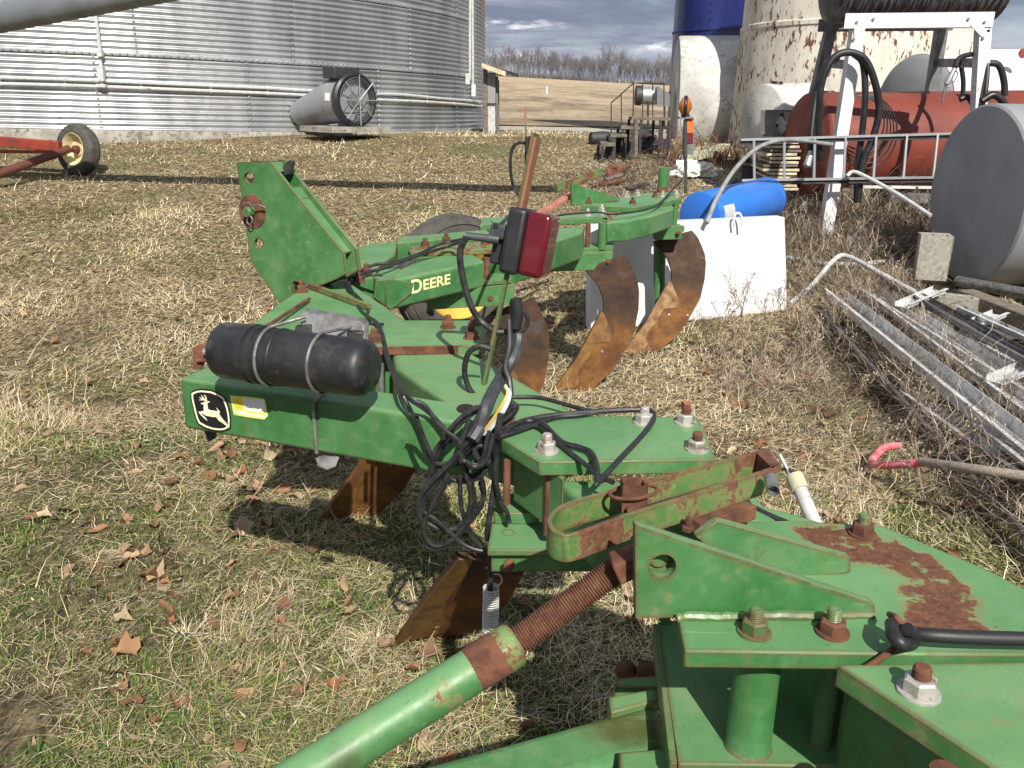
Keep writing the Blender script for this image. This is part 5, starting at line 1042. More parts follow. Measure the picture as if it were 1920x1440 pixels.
# --- curved plow bottoms ---
BO = [(1222, 451), (1250, 440), (1283, 428), (1292, 440), (1298, 455), (1303, 470), (1305, 487), (1304, 516), (1298, 553), (1285, 585), (1266, 622), (1237, 653), (1208, 675), (1182, 690), (1171, 668), (1168, 661), (1185, 637), (1208, 606), (1224, 574), (1236, 549), (1246, 528), (1253, 521), (1252, 503), (1249, 493), (1245, 482), (1238, 472), (1230, 463)]
SHR = [(1248, 524), (1252, 527), (1264, 560), (1264, 568), (1260, 574), (1240, 577), (1236, 585), (1229, 600), (1224, 607), (1213, 622), (1209, 634), (1213, 643), (1210, 650), (1203, 654), (1183, 658), (1168, 662), (1185, 637), (1208, 606), (1224, 574), (1236, 549)]
def mould(sx, sy, s, label=None, lean=0.0, clip=-99, yaw=.30):
    tf = lambda x, y: (sx + s * (x - 1245), sy + s * (y - 527)); tip = G(*tf(1169, 664)) + V((0, 0, .0)); u = V((math.cos(yaw), math.sin(yaw), 0)); pl = VPl(tip, tip + u); pl.n = (pl.n + V((0, 0, lean))).normalized(); hn = V((pl.n.x, pl.n.y, 0)).normalized(); wv = u.cross(pl.n); wv = wv if wv.z > 0 else -wv
    grp = []
    import bmesh
    def sheetm(poly, off, th, name, mat, parent):
        # fill the outline with a grid of slices so it can curve
        bm = bmesh.new(); base = [pl(a, max(b__, clip)) for a, b__ in [tf(x, y) for x, y in poly]]
        loc = [((p - tip).dot(u), (p - tip).dot(wv)) for p in base]; vs = [bm.verts.new((a, b__, 0)) for a, b__ in loc]; f = bm.faces.new(vs); bmesh.ops.triangulate(bm, faces=[f])
        xs = [a for a, _ in loc]; n = 12
        for k in range(1, n):
            x = min(xs) + (max(xs) - min(xs)) * k / n; bmesh.ops.bisect_plane(bm, geom=bm.verts[:] + bm.edges[:] + bm.faces[:], plane_co=(x, 0, 0), plane_no=(1, 0, 0))
        out = []; 
        for v in bm.verts:
            k = v.co.x; c = .38 * max(0, k - .02) ** 2; out.append(tip + u * k + wv * v.co.y + hn * c + pl.n * off)
        fs = [[v.index for v in f.verts] for f in bm.faces]; bm.verts.index_update(); fs = [[v.index for v in f.verts] for f in bm.faces]
        edges = [[v.index for v in e.verts] for e in bm.edges if len(e.link_faces) == 1]; bm.free(); m = len(out)
        mb = MB(); mb.add(out + [p - pl.n * th for p in out], fs + [[i + m for i in f][::-1] for f in fs] + [[a, b__, b__ + m, a + m] for a, b__ in edges]); return mb.build(name, mat, parent, ang=40)
    b = sheetm(BO, 0, .014, 'curved_blade', BOARD, PL)
    if label: b['label'] = label
    sheetm(SHR, .006, .006, 'blade_share', SHARE, b)
    for x, y in ((1256, 565), (1204, 646), (1250, 592), (1280, 595)):
        q = pl(*tf(x, y)); k = (q - tip).dot(u); q = q + pl.n * (.38 * max(0, k - .02) ** 2 + (.006 if x in (1256, 1204) else 0)); MB().lathe(q, pl.n, [(0, .010), (.002, .0095), (.003, .006), (.001, .005)], 14).build('blade_bolt', STEEL if x > 1245 and x != 1256 else RUSTL, b)
mould(1245, 527, 1.0, 'curved blade farthest from the camera, in front of the white panel', lean=.4)
mould(1120, 586, 1.105, lean=.1); mould(948, 679, 1.22, clip=535); mould(722, 761, 1.58, lean=-.5, clip=785); mould(904, 921, 2.1, lean=-.9, clip=1045)
for x, y, Y in ((705, 800, 3.5), (1000, 1000, 2.35)): pass
# --- lamp post with red lamp ---
Yl = T(910, 715).y
pa_, pb_ = T(908, 722, .0), Yp(1006, 250, Yl + .02)
d = (pb_ - pa_).normalized(); sd2 = V((.30, .954, 0)); sd2 = (sd2 - d * sd2.dot(d)).normalized(); nn_ = d.cross(sd2)
m1 = pa_.lerp(pb_, .50)
mb = MB(); mb.box((pa_ + m1) / 2, (m1 - pa_) / 2, sd2 * .010, nn_ * .005); mb.build('lamp_post', GREEN2, PL, .001)
m0 = pa_.lerp(pb_, .46); mb = MB(); mb.prism([m0 - sd2 * .012, m0 + sd2 * .012, m1.lerp(pb_, .2) + sd2 * .030, pb_ + sd2 * .032, pb_ - sd2 * .026, m1.lerp(pb_, .2) - sd2 * .024], nn_ * .006); mb.build('marker_board', GREEN2, PL, .001)
t0 = m1.lerp(pb_, .22); t1 = m1.lerp(pb_, .97)
nr = nn_ if nn_.dot(V((1, -.3, 0))) > 0 else -nn_
mb = MB(); mb.prism([t0 - sd2 * .018, t0 + sd2 * .024, t1 + sd2 * .027, t1 - sd2 * .020], nr * .008); mb.build('reflective_tape', ORF, PL)
lc = Yp(1002, 458, Yl + .0); Lh = 62 / FPX * (lc - EYE).length
ux = V((.93, -.30, -.13)).normalized(); uz = (d - ux * d.dot(ux)).normalized(); uy = uz.cross(ux)
lb = lc - ux * .045; 
MB().box(lb, ux * .026, uy * .058, uz * (Lh * .98)).build('lamp_housing', BLACKP, PL, .012, 3)
MB().box(lb + ux * .058, ux * .034, uy * .054, uz * Lh * .94).build('lamp_lens', LENS, PL, .014, 4)
MB().box(Yp(948, 462, Yl + .05), ux * .028, uy * .035, uz * .050).build('lamp_socket', BLACKP, PL, .006)
MB().box(Yp(944, 436, Yl + .02), ux * .034, uy * .018, uz * .02).build('plug_body', SLEEVE, PL, .006); MB().box(Yp(932, 424, Yl + .02), ux * .008, uy * .012, uz * .008).build('plug_clip', BLACKP, PL, .002)
MB().tube(smooth([Yp(873, 442, Yl), Yp(890, 444, Yl), Yp(915, 447, Yl), Yp(935, 450, Yl)]), [.010] * 5 + [.0105] * 5 + [.013] * 6, 12).build('cable_boot', SLEEVE, PL)
# far small marker and lamp
Y2 = 4.4
rect(983, 200, 987, 232, Y2, .01).build('reflective_tape', ORF, PL); rect(984, 232, 987, 330, Y2, .01).build('lamp_post', GREEN2, PL)
rect(985, 256, 991, 290, Y2 - .08, .06).build('lamp_housing', BLACKP, PL, .004); rect(991, 255, 1003, 288, Y2 - .08, .06).build('lamp_lens', LENS, PL, .004)
def cab(pts, r=.0045, mat=CABLE, name='cable', n=5): return MB().tube(smooth([p if isinstance(p, V) else Yp(*p) for p in pts], n), r, 8).build(name, mat, PL)
cab([(986, 268, Y2), (972, 268, Y2), (961, 278, Y2), (957, 300, Y2), (959, 335, Y2), (968, 360, Y2), (980, 376, Y2 - .1), (960, 400, Y2 - .5), (940, 420, 3.4)], .008)
# amber flasher post
Y3 = yV + .25
mb = MB(); mb.bar(Yp(1285, 362, Y3), Yp(1286, 215, Y3), .02, .02); mb.build('lamp_post', DKM, PL); rect(1283, 285, 1289, 362, Y3 + .01, .02).build('lamp_post', GREEN2, PL)
rect(1274, 219, 1301, 223, Y3 - .03, .1).build('lamp_bracket', GREYM, PL, .002); rect(1286, 222, 1301, 290, Y3, .006).build('marker_board', GREYM, PL, .001)
rect(1287.5, 225, 1300, 249, Y3 - .008, .006).build('reflective_tape', ORANGE, PL); rect(1287.5, 250, 1299.5, 268, Y3 - .008, .006).build('reflective_tape', MAROON, PL)
fc = Yp(1285, 200, Y3); MB().lathe(fc - V((.012, 0, 0)), (1, -.15, 0), [(0, .075), (.024, .075)], 28).build('flasher_ring', BLACKP, PL, .006)
for s_ in (-1, 1): MB().lathe(fc + V((s_ * .012, 0, 0)), (s_, -.15 * s_, 0), [(0, .066), (.012, .06), (.022, .038), (.032, .02), (.036, .001)], 24).build('amber_lens', AMBER, PL)
MB().box(Yp(1285, 217, Y3), (.028, 0, 0), (0, .02, 0), (0, 0, .012)).build('flasher_foot', BLACKP, PL, .003)
cab([(1283, 225, Y3 - .02), (1281, 270, Y3 - .02), (1284, 310, Y3 - .02), (1280, 335, Y3 - .05), (1268, 348, Y3 - .1), T(1240, 378, .05), T(1215, 392, .04), T(1150, 402, .04), T(1120, 398, .055), T(1060, 402, .05), T(1035, 408, .04)], .006)
# --- cables over the frame ---
cab([T(875, 446, .10), T(850, 452, .06), T(820, 460, .045), T(780, 478, .03), T(740, 492, .03), T(705, 496, .03), T(680, 505, .02), T(655, 522, .03)], .007)
cab([T(873, 449, .10), T(840, 462, .05), T(800, 474, .04), T(755, 490, .03), T(720, 503, .03), T(690, 510, .025), T(660, 520, .03)], .007)
cab([T(655, 520, .02), T(630, 521, .02), T(600, 525, .02), T(580, 532, .02), T(572, 538, .01)], .009)
MB().bar(T(655, 516, .03), T(718, 517, .03), .012, .004).build('cable_tie', BLACKP, PL)
cab([T(652, 520, .02), T(660, 545, .02), T(675, 560, .015), T(690, 580, .01), T(688, 592, .01), T(700, 600, .035), T(712, 620, .035), T(722, 660, .02), T(735, 700, .02), face(752, 735, .015), face(780, 790, .02), face(808, 860, .02), face(830, 880, .03)], .0055)
cab([T(650, 520, .02), T(652, 540, .02), T(670, 556, .015), T(672, 575, .01), T(690, 595, .01), T(704, 602, .035), T(716, 622, .035), T(728, 668, .02), T(745, 712, .02), face(765, 745, .018), face(800, 770, .02), face(830, 800, .03), face(845, 830, .03)], .0055)
cab([T(718, 600 + 8, .04), T(700, 608, .03), T(688, 606, .028)], .005)
Yh = T(905, 800).y - .07
hc_ = lambda pts, y0=0: [(x, y, Yh + y0) for x, y in cv(4, 780, 680, pts)]
# big lamp cable loop
cab([(874, 444, Yl), (863, 470, Yl), (864, 500, Yl), (872, 540, Yl), (886, 580, Yl), (905, 605, Yl), (930, 622, Yl - .02), (955, 622, Yl - .02)], .009)
cab([(985, 585, Yl - .05), (990, 600, Yl - .05), (985, 615, Yl - .05), (972, 622, Yl - .05), (962, 615, Yl - .05), (960, 600, Yl - .05), (968, 590, Yl - .05), (980, 584, Yl - .05)], .006)
cab([(920, 655, Yl - .1), (900, 650, Yl - .1), (880, 660, Yl - .1), (871, 690, Yl - .1), (876, 720, Yl - .1), (890, 742, Yl - .1), (905, 750, Yl - .1)], .008)
cab([(965, 565, Yl - .02), (968, 600, Yl - .03), (972, 640, Yl - .05), (958, 680, Yl - .1), (935, 715, Yl - .12), (915, 755, Yh), (900, 800, Yh - .03), (885, 825, Yh - .05)], .016, SLEEVE, 'cable_sleeve')
cab([(955, 600, Yl - .05), (956, 650, Yl - .08), (948, 690, Yl - .12), (955, 712, Yl - .14), (958, 740, Yl - .16)], .008)
sl = MB().tube(smooth([Yp(967, 560, Yl - .05), Yp(970, 590, Yl - .05), Yp(966, 615, Yl - .05)]), [.016] * 11, 12).build('cable_boot', BLACKP, PL)
for i, (m_, dx) in enumerate(((WIREW, 0), (WIREB, -3), (WIREW, 4), (WIREY, -8), (WIREW, -1), (WIREY, -6))):
    cab([(947, 722 + i, Yh - .03), (955 + dx * .5, 738, Yh - .04), (945 + dx, 765, Yh - .045), (925 + dx, 795, Yh - .04), (908 + dx, 815, Yh - .035)], .0028, m_, 'wire')
loops = [
 [(460, 330), (380, 380), (300, 450), (220, 560), (150, 650), (130, 740), (190, 760), (300, 740), (400, 640), (560, 500), (700, 400), (735, 330), (700, 280)],
 [(700, 300), (620, 380), (500, 480), (380, 600), (250, 760), (110, 900), (30, 1020), (25, 1130), (100, 1210), (230, 1255), (340, 1220), (400, 1120), (415, 1000), (390, 880), (345, 740), (335, 620), (370, 520), (400, 430)],
 [(640, 380), (620, 480), (600, 600), (600, 760), (590, 900), (570, 1050), (545, 1200), (535, 1330)],
 [(0, 290), (60, 320), (110, 380), (160, 450), (220, 510), (290, 560), (330, 600)],
 [(0, 400), (40, 520), (90, 640), (120, 720), (130, 790), (90, 900), (60, 1000), (60, 1140), (100, 1200)],
 [(430, 640), (450, 700), (500, 730), (550, 700), (545, 650), (490, 625), (440, 650), (470, 720), (520, 760), (570, 720), (580, 680)],
 [(240, 830), (200, 930), (140, 1030), (100, 1120), (60, 1200), (70, 1300), (130, 1370), (220, 1360), (300, 1300), (380, 1200), (470, 1080), (510, 980), (490, 860)],
 [(380, 740), (430, 780), (490, 770), (540, 700), (560, 620), (580, 540)],
 [(180, 800), (240, 860), (310, 890), (400, 885), (480, 850), (540, 790)],
 [(330, 830), (330, 950), (340, 1080), (370, 1180), (420, 1300), (470, 1370), (520, 1410)],
 [(60, 1120), (150, 1180), (250, 1270), (350, 1360), (440, 1400), (530, 1420)],
 [(600, 860), (610, 960), (640, 1050), (680, 1120), (700, 1200)],
 [(560, 480), (500, 560), (420, 640), (330, 720), (250, 780), (180, 860)],
 [(240, 520), (280, 470), (340, 410), (420, 360), (480, 330)]]
for i, l in enumerate(loops):
    pts = hc_(l, -.02 * (i % 4) - .01); cab(pts, .0075 if i in (1, 2) else .0058, CABLE)
    if i in (0, 1, 6, 7, 8, 12, 13): jx, jy = random.uniform(-9, 9), random.uniform(-7, 9); cab([(x + jx + random.uniform(-3, 3), y + jy + random.uniform(-3, 3), Y_ + .012) for x, y, Y_ in pts], .0055, CABLE)
# cables over the splice plate
H8 = lambda pts, dz: [T(x, y, DZM + dz) for x, y in cv(2.88, 740, 700, pts)]
cab(H8([(560, 330), (640, 280), (720, 255), (800, 275), (900, 370), (1000, 400), (1060, 430), (1090, 500), (1095, 590), (1120, 570), (1200, 480), (1350, 320), (1398, 240), (1370, 200), (1200, 200), (1000, 215), (800, 235), (690, 262), (600, 300)], .012), .0068)
cab(H8([(560, 350), (660, 300), (760, 285), (850, 350), (950, 430), (1040, 500), (1100, 550), (1180, 590)], .008), .0055)
cab(H8([(600, 130), (760, 130), (860, 150), (1000, 190), (1060, 205)], .015), .0055)
cab(H8([(560, 345), (700, 300), (860, 240), (1000, 225), (1100, 212)], .010), .005)
cab([T(1400, 945, -.03), T(1440, 965, -.03), T(1475, 980, -.03)], .006)
# coil spring
ys = Yh - .08; sa, sb_ = Yp(921, 1100, ys), Yp(919, 1182, ys); n = 19 * 14; ln = (sb_ - sa); pts = []
for k in range(n + 1):
    t = k / n; a = k / 14 * 2 * math.pi; pts.append(sa + ln * t + V((math.cos(a), math.sin(a), 0)) * (14 / FPX * (sa - EYE).length))
MB().tube(pts, .0020, 6).build('coil_spring', PVC, PL); cab([(919, 1040, ys), (919, 1075, ys), (920, 1115, ys)], .0065); MB().tube([Yp(931 + 10 * math.cos(t), 1087 + 11 * math.sin(t), ys) for t in [rad(k) for k in range(-120, 150, 15)]], .0018, 6).build('ring_hook', PVC, PL)
# --- rubber strap ---
rs_ = thing('rubber_strap', 'black rubber strap knotted around a rusty hook on the near green plate', 'strap', T(1700, 1190))
A = T(1700, 1198, .018); MB().tube(smooth([T(1712, 1188, .03), T(1760, 1192, .035), T(1850, 1196, .035), T(2100, 1202, .03)]), .0105, 14).build('strap', BLACKP, rs_)
MB().tube(smooth([T(1672, 1170, .035), T(1676, 1192, .04), T(1692, 1208, .035), T(1708, 1206, .02), T(1715, 1192, .03), T(1700, 1180, .045)], 5), .0105, 12).build('knot', BLACKP, rs_)
MB().tube(smooth([T(1668, 1152, .03), T(1682, 1160, .045), T(1692, 1180, .03), T(1685, 1205, .01), T(1660, 1228, .005), T(1618, 1256, -.02)], 5), .005, 10).build('hook_wire', RUST, rs_)
# ================= grass, leaves, weeds =================
def strand_mat(name, rough=.8, trans=0):
    m, nt, b, oc = newmat(name); a = nn(nt, 'ShaderNodeVertexColor', layer_name='Col').outputs[0]
    lk(nt, b, Base_Color=a, Roughness=rough, Specular_IOR_Level=.25); return m
STR = strand_mat('dry_stems'); GRN = strand_mat('green_blades', .55); LEAFM = strand_mat('dead_leaf_surface', .75)
def terr_np(x, y):
    z = np.interp(y, [a for a, _ in TY], [b for _, b in TY]); return z
def strands(name, base, az, el, L, W, colr, k=3, bend=0.0, wig=.3, mat=None, label=None, cat=None, kind='stuff', parent=None):
    N = len(az); pts = np.zeros((N, k + 1, 3)); pts[:, 0] = base; a = az.copy(); e = el.copy()
    sd = np.zeros((N, k + 1, 3))
    for i in range(k):
        d = np.stack([np.cos(a) * np.cos(e), np.sin(a) * np.cos(e), np.sin(e)], 1); pts[:, i + 1] = pts[:, i] + d * (L / k)[:, None]
        sd[:, i] = np.stack([-np.sin(a), np.cos(a), np.zeros(N)], 1); a = a + RN.normal(0, wig, N); e = e + bend / k + RN.normal(0, .1, N)
    sd[:, k] = sd[:, k - 1]; sd += RN.normal(0, .35, sd.shape) * 0.6; sd /= np.linalg.norm(sd, axis=2, keepdims=True)
    wd = np.linspace(1, .25, k + 1)[None, :, None] * W[:, None, None] * .5
    v = np.stack([pts - sd * wd, pts + sd * wd], 2).reshape(-1, 3)
    b0 = (np.arange(N) * (k + 1) * 2)[:, None] + (np.arange(k) * 2)[None, :]; b0 = b0.reshape(-1)
    f = np.stack([b0, b0 + 1, b0 + 3, b0 + 2], 1)
    me = bpy.data.meshes.new(name); me.vertices.add(len(v)); me.vertices.foreach_set('co', v.astype(np.float32).ravel())
    me.loops.add(f.size); me.loops.foreach_set('vertex_index', f.astype(np.int32).ravel()); me.polygons.add(len(f)); me.polygons.foreach_set('loop_start', np.arange(0, f.size, 4, dtype=np.int32)); me.polygons.foreach_set('loop_total', np.full(len(f), 4, dtype=np.int32))
    me.update(); ca = me.color_attributes.new('Col', 'FLOAT_COLOR', 'POINT'); c4 = np.ones((len(v), 4), np.float32); c4[:, :3] = np.repeat(colr, (k + 1) * 2, axis=0); ca.data.foreach_set('color', c4.ravel())
    me.materials.append(mat or STR); o = bpy.data.objects.new(name, me); COL.objects.link(o)
    if parent: o.parent = parent
    elif label: tag(o, label, cat, kind=kind)
    return o
def nz2(x, y, s, seed=0):
    out = np.empty(len(x))
    for i in range(len(x)): out[i] = mnoise.noise((x[i] * s + seed, y[i] * s - seed, seed))
    return out
def scatter(n, y0, y1, xm=.72, pw=1.0):
    y = y0 + (y1 - y0) * RN.random(n) ** pw; x = (RN.random(n) * 2 - 1) * (y * xm + .8); return x, y
def bins_ok(x, y): return (((x - BC.x) ** 2 + (y - BC.y) ** 2) > (BR + .2) ** 2)
STRAW = np.array([(.74, .61, .38), (.62, .50, .30), (.80, .70, .50), (.50, .40, .245), (.32, .26, .17), (.80, .74, .58), (.17, .13, .09)])
def straws(n, y0, y1, lm, wd, pw=1, seed=0, dens=None):
    x, y = scatter(n, y0, y1, pw=pw)
    ok = bins_ok(x, y); 
    c = nz2(x, y, 1.1, 3 + seed) + .5 * nz2(x, y, 4.0, 9 + seed)
    nr = np.clip((4.8 - y) / 2.5, 0, 1); keep = RN.random(len(x)) < np.clip(.72 - .10 * nr + (1.1 + 1.3 * nr) * c, .18 - .10 * nr, 1); ok &= keep; x, y, c = x[ok], y[ok], c[ok]; N = len(x)
    flow = nz2(x, y, .9, 20) * 5
    az = flow + RN.normal(0, .9, N) + np.where(RN.random(N) < .25, RN.random(N) * 6.28, 0); el = np.abs(RN.normal(.18, .22, N)); up = RN.random(N) < .10; el = np.where(up, RN.uniform(.5, 1.2, N), el)
    d = np.sqrt(x * x + y * y + 2.7); L = lm * RN.lognormal(0, .62, N); W = np.maximum(wd, .00075 * d) * RN.uniform(.6, 1.4, N)
    ci = RN.choice(len(STRAW), N, p=[.22, .2, .14, .17, .12, .08, .07]); col = STRAW[ci] * RN.uniform(.75, 1.15, N)[:, None]
    tone = np.clip(.5 + nz2(x, y, .55, 31) * 1.6, 0, 1)[:, None]; col = col * (.80 + .28 * tone) * np.array([1, .985 + .0, .93]) ** (1 - tone)
    g = (nz2(x, y, .7, 50) > .12) & (RN.random(N) < .35); col[g] = np.array([.17, .19, .055]) * RN.uniform(.7, 1.3, g.sum())[:, None]
    base = np.stack([x, y, terr_np(x, y) + RN.uniform(.0, .018, N)], 1); return base, az, el, L, W, col
def cat_(parts): return [np.concatenate([p[i] for p in parts]) for i in range(6)]
A = straws(175000, .75, 4.6, .052, .0020, .8); B = straws(220000, 4.2, 10, .05, .0026, 1.0, 1); C = straws(150000, 9.5, 22.5, .05, .004, 1.1, 2)
P_ = cat_([A, B, C]); strands('dry_grass', *P_, k=3, bend=-.35, wig=.35, label='matted tan winter grass covering the yard', cat='grass')
# green low grass and moss
def greens(n, y0, y1, pw):
    x, y = scatter(n, y0, y1, .62, pw); c = nz2(x, y, .8, 70) + .6 * nz2(x, y, 2.6, 77) + np.clip((4.0 - y) * .34, -.35, .62) + np.where((x > .35) & (y < 7), .12, 0)
    near = np.exp(-((x + .45) ** 2 + (y - 2.6) ** 2) / 1.3) * .62 + np.exp(-((x - .15) ** 2 + (y - 4.6) ** 2) / .9) * .5 + np.exp(-((x - 1.6) ** 2 + (y - 2.6) ** 2) / .8) * .4; c = c + near
    ok = (c > .27 + RN.random(n) * .4) & bins_ok(x, y); x, y = x[ok], y[ok]; N = len(x); d = np.sqrt(x * x + y * y + 2.7)
    G_ = np.array([(.095, .17, .028), (.15, .22, .04), (.065, .125, .028), (.24, .27, .07), (.045, .09, .03)]); col = G_[RN.integers(0, 5, N)] * RN.uniform(.7, 1.2, N)[:, None]
    return np.stack([x, y, terr_np(x, y) + .002], 1), RN.random(N) * 6.28, RN.uniform(.2, 1.3, N), .017 * RN.lognormal(0, .5, N), np.maximum(.0045, .0013 * d) * RN.uniform(.6, 1.4, N), col
P_ = cat_([greens(230000, .75, 4.5, .8), greens(90000, 4.2, 9, 1)]); strands('green_ground_cover', *P_, k=2, bend=-.5, wig=.5, mat=GRN, label='low green grass and moss between the straw', cat='ground cover')
# tufts of longer grass
tx = [G(x, y) for x, y in ((300, 1340), (520, 1260), (180, 1060), (260, 1040), (350, 1200), (90, 1390), (810, 700), (640, 960), (700, 1210), (1130, 840), (1000, 1180), (40, 700), (230, 560), (1420, 660), (1700, 960), (860, 1100), (740, 300), (420, 900))]
pr = []
for i, t in enumerate(tx):
    n = 90; a = RN.normal(RN.random() * 6.28, .75, n); r = RN.random(n) * .05; dry = i in (2, 3, 4, 8, 11, 12, 7, 16, 17)
    col = (STRAW[RN.integers(0, 6, n)] if dry else np.array([(.07, .14, .03)]) * RN.uniform(.6, 1.7, n)[:, None]); pr.append((np.stack([t.x + np.cos(a) * r, t.y + np.sin(a) * r, np.full(n, t.z)], 1), a, RN.uniform(.05, .5, n), RN.uniform(.05, .17, n) * (1 if dry else .6), RN.uniform(.002, .0035, n), col * 1.0))
strands('grass_tufts', *cat_(pr), k=4, bend=-1.1, wig=.15, label='longer tufts of dry and green grass scattered about', cat='grass')
# weed stalks and vine tangles
def zone(n, poly, lm, el0, cols, wr, k=5, bend=-.8, wig=.6, hz=.0):
    xs = [p[0] for p in poly]; ys = [p[1] for p in poly]; out = []
    while len(out) < n:
        x, y = random.uniform(min(xs), max(xs)), random.uniform(min(ys), max(ys)); ins = False; j = len(poly) - 1
        for i in range(len(poly)):
            if (poly[i][1] > y) != (poly[j][1] > y) and x < (poly[j][0] - poly[i][0]) * (y - poly[i][1]) / (poly[j][1] - poly[i][1]) + poly[i][0]: ins = not ins
            j = i
        if ins: out.append((x, y))
    b = np.array(out); base = np.stack([b[:, 0], b[:, 1], terr_np(b[:, 0], b[:, 1]) + hz * RN.random(n)], 1); c = np.array(cols); d = np.sqrt(b[:, 0] ** 2 + b[:, 1] ** 2)
    return base, RN.random(n) * 6.28, RN.uniform(*el0, n), lm * RN.lognormal(0, .5, n), np.maximum(wr, .0006 * d) * RN.uniform(.6, 1.4, n), c[RN.integers(0, len(c), n)] * RN.uniform(.6, 1.25, n)[:, None]
VC = [(.20, .15, .11), (.34, .28, .21), (.10, .07, .055), (.50, .43, .34), (.14, .095, .07)]
gz_ = lambda *pp: [(G(x, y).x, G(x, y).y) for x, y in pp]
Z1 = zone(4600, gz_((1480, 520), (1700, 520), (1790, 640), (1990, 900), (1990, 1120), (1800, 1010), (1640, 760), (1500, 640)), .24, (.0, 1.0), VC, .0030, hz=.20)
Z2 = zone(3300, gz_((1330, 640), (1560, 640), (1700, 820), (1500, 840), (1340, 720)), .17, (0, .9), VC, .0028)
Z3 = zone(6000, gz_((1440, 420), (1740, 395), (1760, 500), (1480, 520)), .26, (.1, 1.3), VC, .004, hz=.2)
Z4 = zone(2500, gz_((1060, 330), (1240, 300), (1300, 345), (1230, 372), (1060, 372)), .20, (0, .9), VC, .006)
Z1b = zone(2600, gz_((1650, 720), (1760, 700), (1990, 830), (1990, 1180), (1860, 1060), (1720, 880)), .20, (.1, 1.2), VC, .0028, hz=.30)
Z1c = zone(1500, gz_((1560, 560), (1700, 590), (1800, 760), (1640, 700)), .26, (.2, 1.3), VC, .0016, hz=.2)
strands('vine_tangle', *cat_([Z1, Z1b, Z1c, Z2, Z3, Z4]), k=6, bend=-.9, wig=.65, label='tangle of dead brown vines and weed stems over the scrap metal', cat='weeds')
nb = 5200; bx = RN.uniform(-12, 52, nb); by = RN.uniform(252, 264, nb); bz_ = terr_np(bx, by) - .035 * bx - 1.0
strands('hedge_brush', np.stack([bx, by, bz_], 1), RN.random(nb) * 6.28, RN.uniform(.9, 1.5, nb), RN.uniform(1.2, 3.0, nb), RN.uniform(.08, .18, nb), np.array([(.155, .14, .13)]) * RN.uniform(.6, 1.4, nb)[:, None], k=3, bend=-.3, wig=.3, label='dense grey underbrush at the foot of the far treeline', cat='brush')
Z5 = zone(420, gz_((1240, 300), (1420, 296), (1440, 318), (1260, 318)), .75, (.5, 1.4), [(.13, .055, .045), (.18, .08, .06), (.10, .05, .04)], .010)
strands('bramble_canes', *Z5, k=8, bend=-2.2, wig=.25, label='reddish bramble canes arching in front of the big white tank', cat='brambles')
Z6 = zone(620, gz_((1530, 400), (1650, 400), (1660, 470), (1540, 470)), .55, (.5, 1.5), VC, .006); strands('dead_climber', *Z6, k=7, bend=-1.6, wig=.5, label='dead climbing weeds clinging round the foot of the left stand leg', cat='weeds')
# branching dry weeds in front of the white panel
def weed(px, py, h, seed):
    rnd = random.Random(seed); mb = MB(); b = G(px, py)
    def go(p, d, L, r, dep):
        q = p + d * L; mb.tube([p, q], [r, r * .7], 4, caps=False)
        if dep > 3: mb.lathe(q, d, [(0, r), (.003, .0035), (.007, .001)], 5, caps=False); return
        for k in range(rnd.choice((2, 3))): go(p.lerp(q, rnd.uniform(.5, 1)), (d + V((rnd.uniform(-1, 1), rnd.uniform(-.6, .6), rnd.uniform(-.1, .6))) * .5).normalized(), L * rnd.uniform(.5, .75), r * .7, dep + 1)
    for k in range(3): go(b, V((rnd.uniform(-.35, .35), rnd.uniform(-.1, .1), 1)).normalized(), h * .38, .0026, 0)
    return mb.build('dry_weed', plain('dry_weed_stem', (.14, .10, .08), None, .9, bs=0) if 'dry_weed_stem' not in bpy.data.materials else bpy.data.materials['dry_weed_stem'])
for i, (x, y, h, l) in enumerate(((1345, 640, .42, 'spiky dry weed leftmost before the white panel'), (1392, 632, .62, 'tallest branching dry weed in front of the white panel'), (1440, 632, .45, 'dry weed before the lower right corner of the white panel'), (1465, 615, .5, 'dry weed at the right edge of the white panel'), (1320, 660, .3, 'short dry weed beside the last curved blade'))):
    tag(weed(x, y, h, 70 + i), l, 'weed')
mbs = MB()
def stalk(b, h, rnd):
    def go(p, d, L, r, dep):
        m = p + d * L * .5 + V((rnd.uniform(-1, 1), rnd.uniform(-1, 1), 0)) * L * .07; q = p + d * L; mbs.tube([p, m, q], [r, r * .85, r * .7], 4, caps=False)
        if dep > 2:
            mbs.lathe(q, d, [(0, r), (.005, .006), (.012, .004), (.016, .001)], 5, caps=False); return
        for k in range(rnd.choice((2, 3))): go(p.lerp(q, rnd.uniform(.4, 1)), (d + V((rnd.uniform(-1, 1), rnd.uniform(-1, 1), rnd.uniform(-.3, .5))) * .6).normalized(), L * rnd.uniform(.5, .8), r * .7, dep + 1)
    go(b, V((rnd.uniform(-.6, .6), rnd.uniform(-.6, .6), 1)).normalized(), h * .4, .0042, 0)
rs2 = random.Random(5)
for _ in range(70):
    x_, y_ = rs2.choice(((rs2.uniform(1500, 1700), rs2.uniform(530, 700)), (rs2.uniform(1560, 1920), rs2.uniform(720, 1000)), (rs2.uniform(1480, 1720), rs2.uniform(430, 510)), (rs2.uniform(1340, 1560), rs2.uniform(640, 760)))); stalk(G(x_, y_), rs2.uniform(.2, .5), rs2)
tag(mbs.build('dead_stalks', plain('pale_dead_stalk', (.42, .35, .26), (.24, .18, .13), .85, 0, 6, 0)), 'upright dead weed stalks with seed heads among the scrap', 'weeds', kind='stuff')
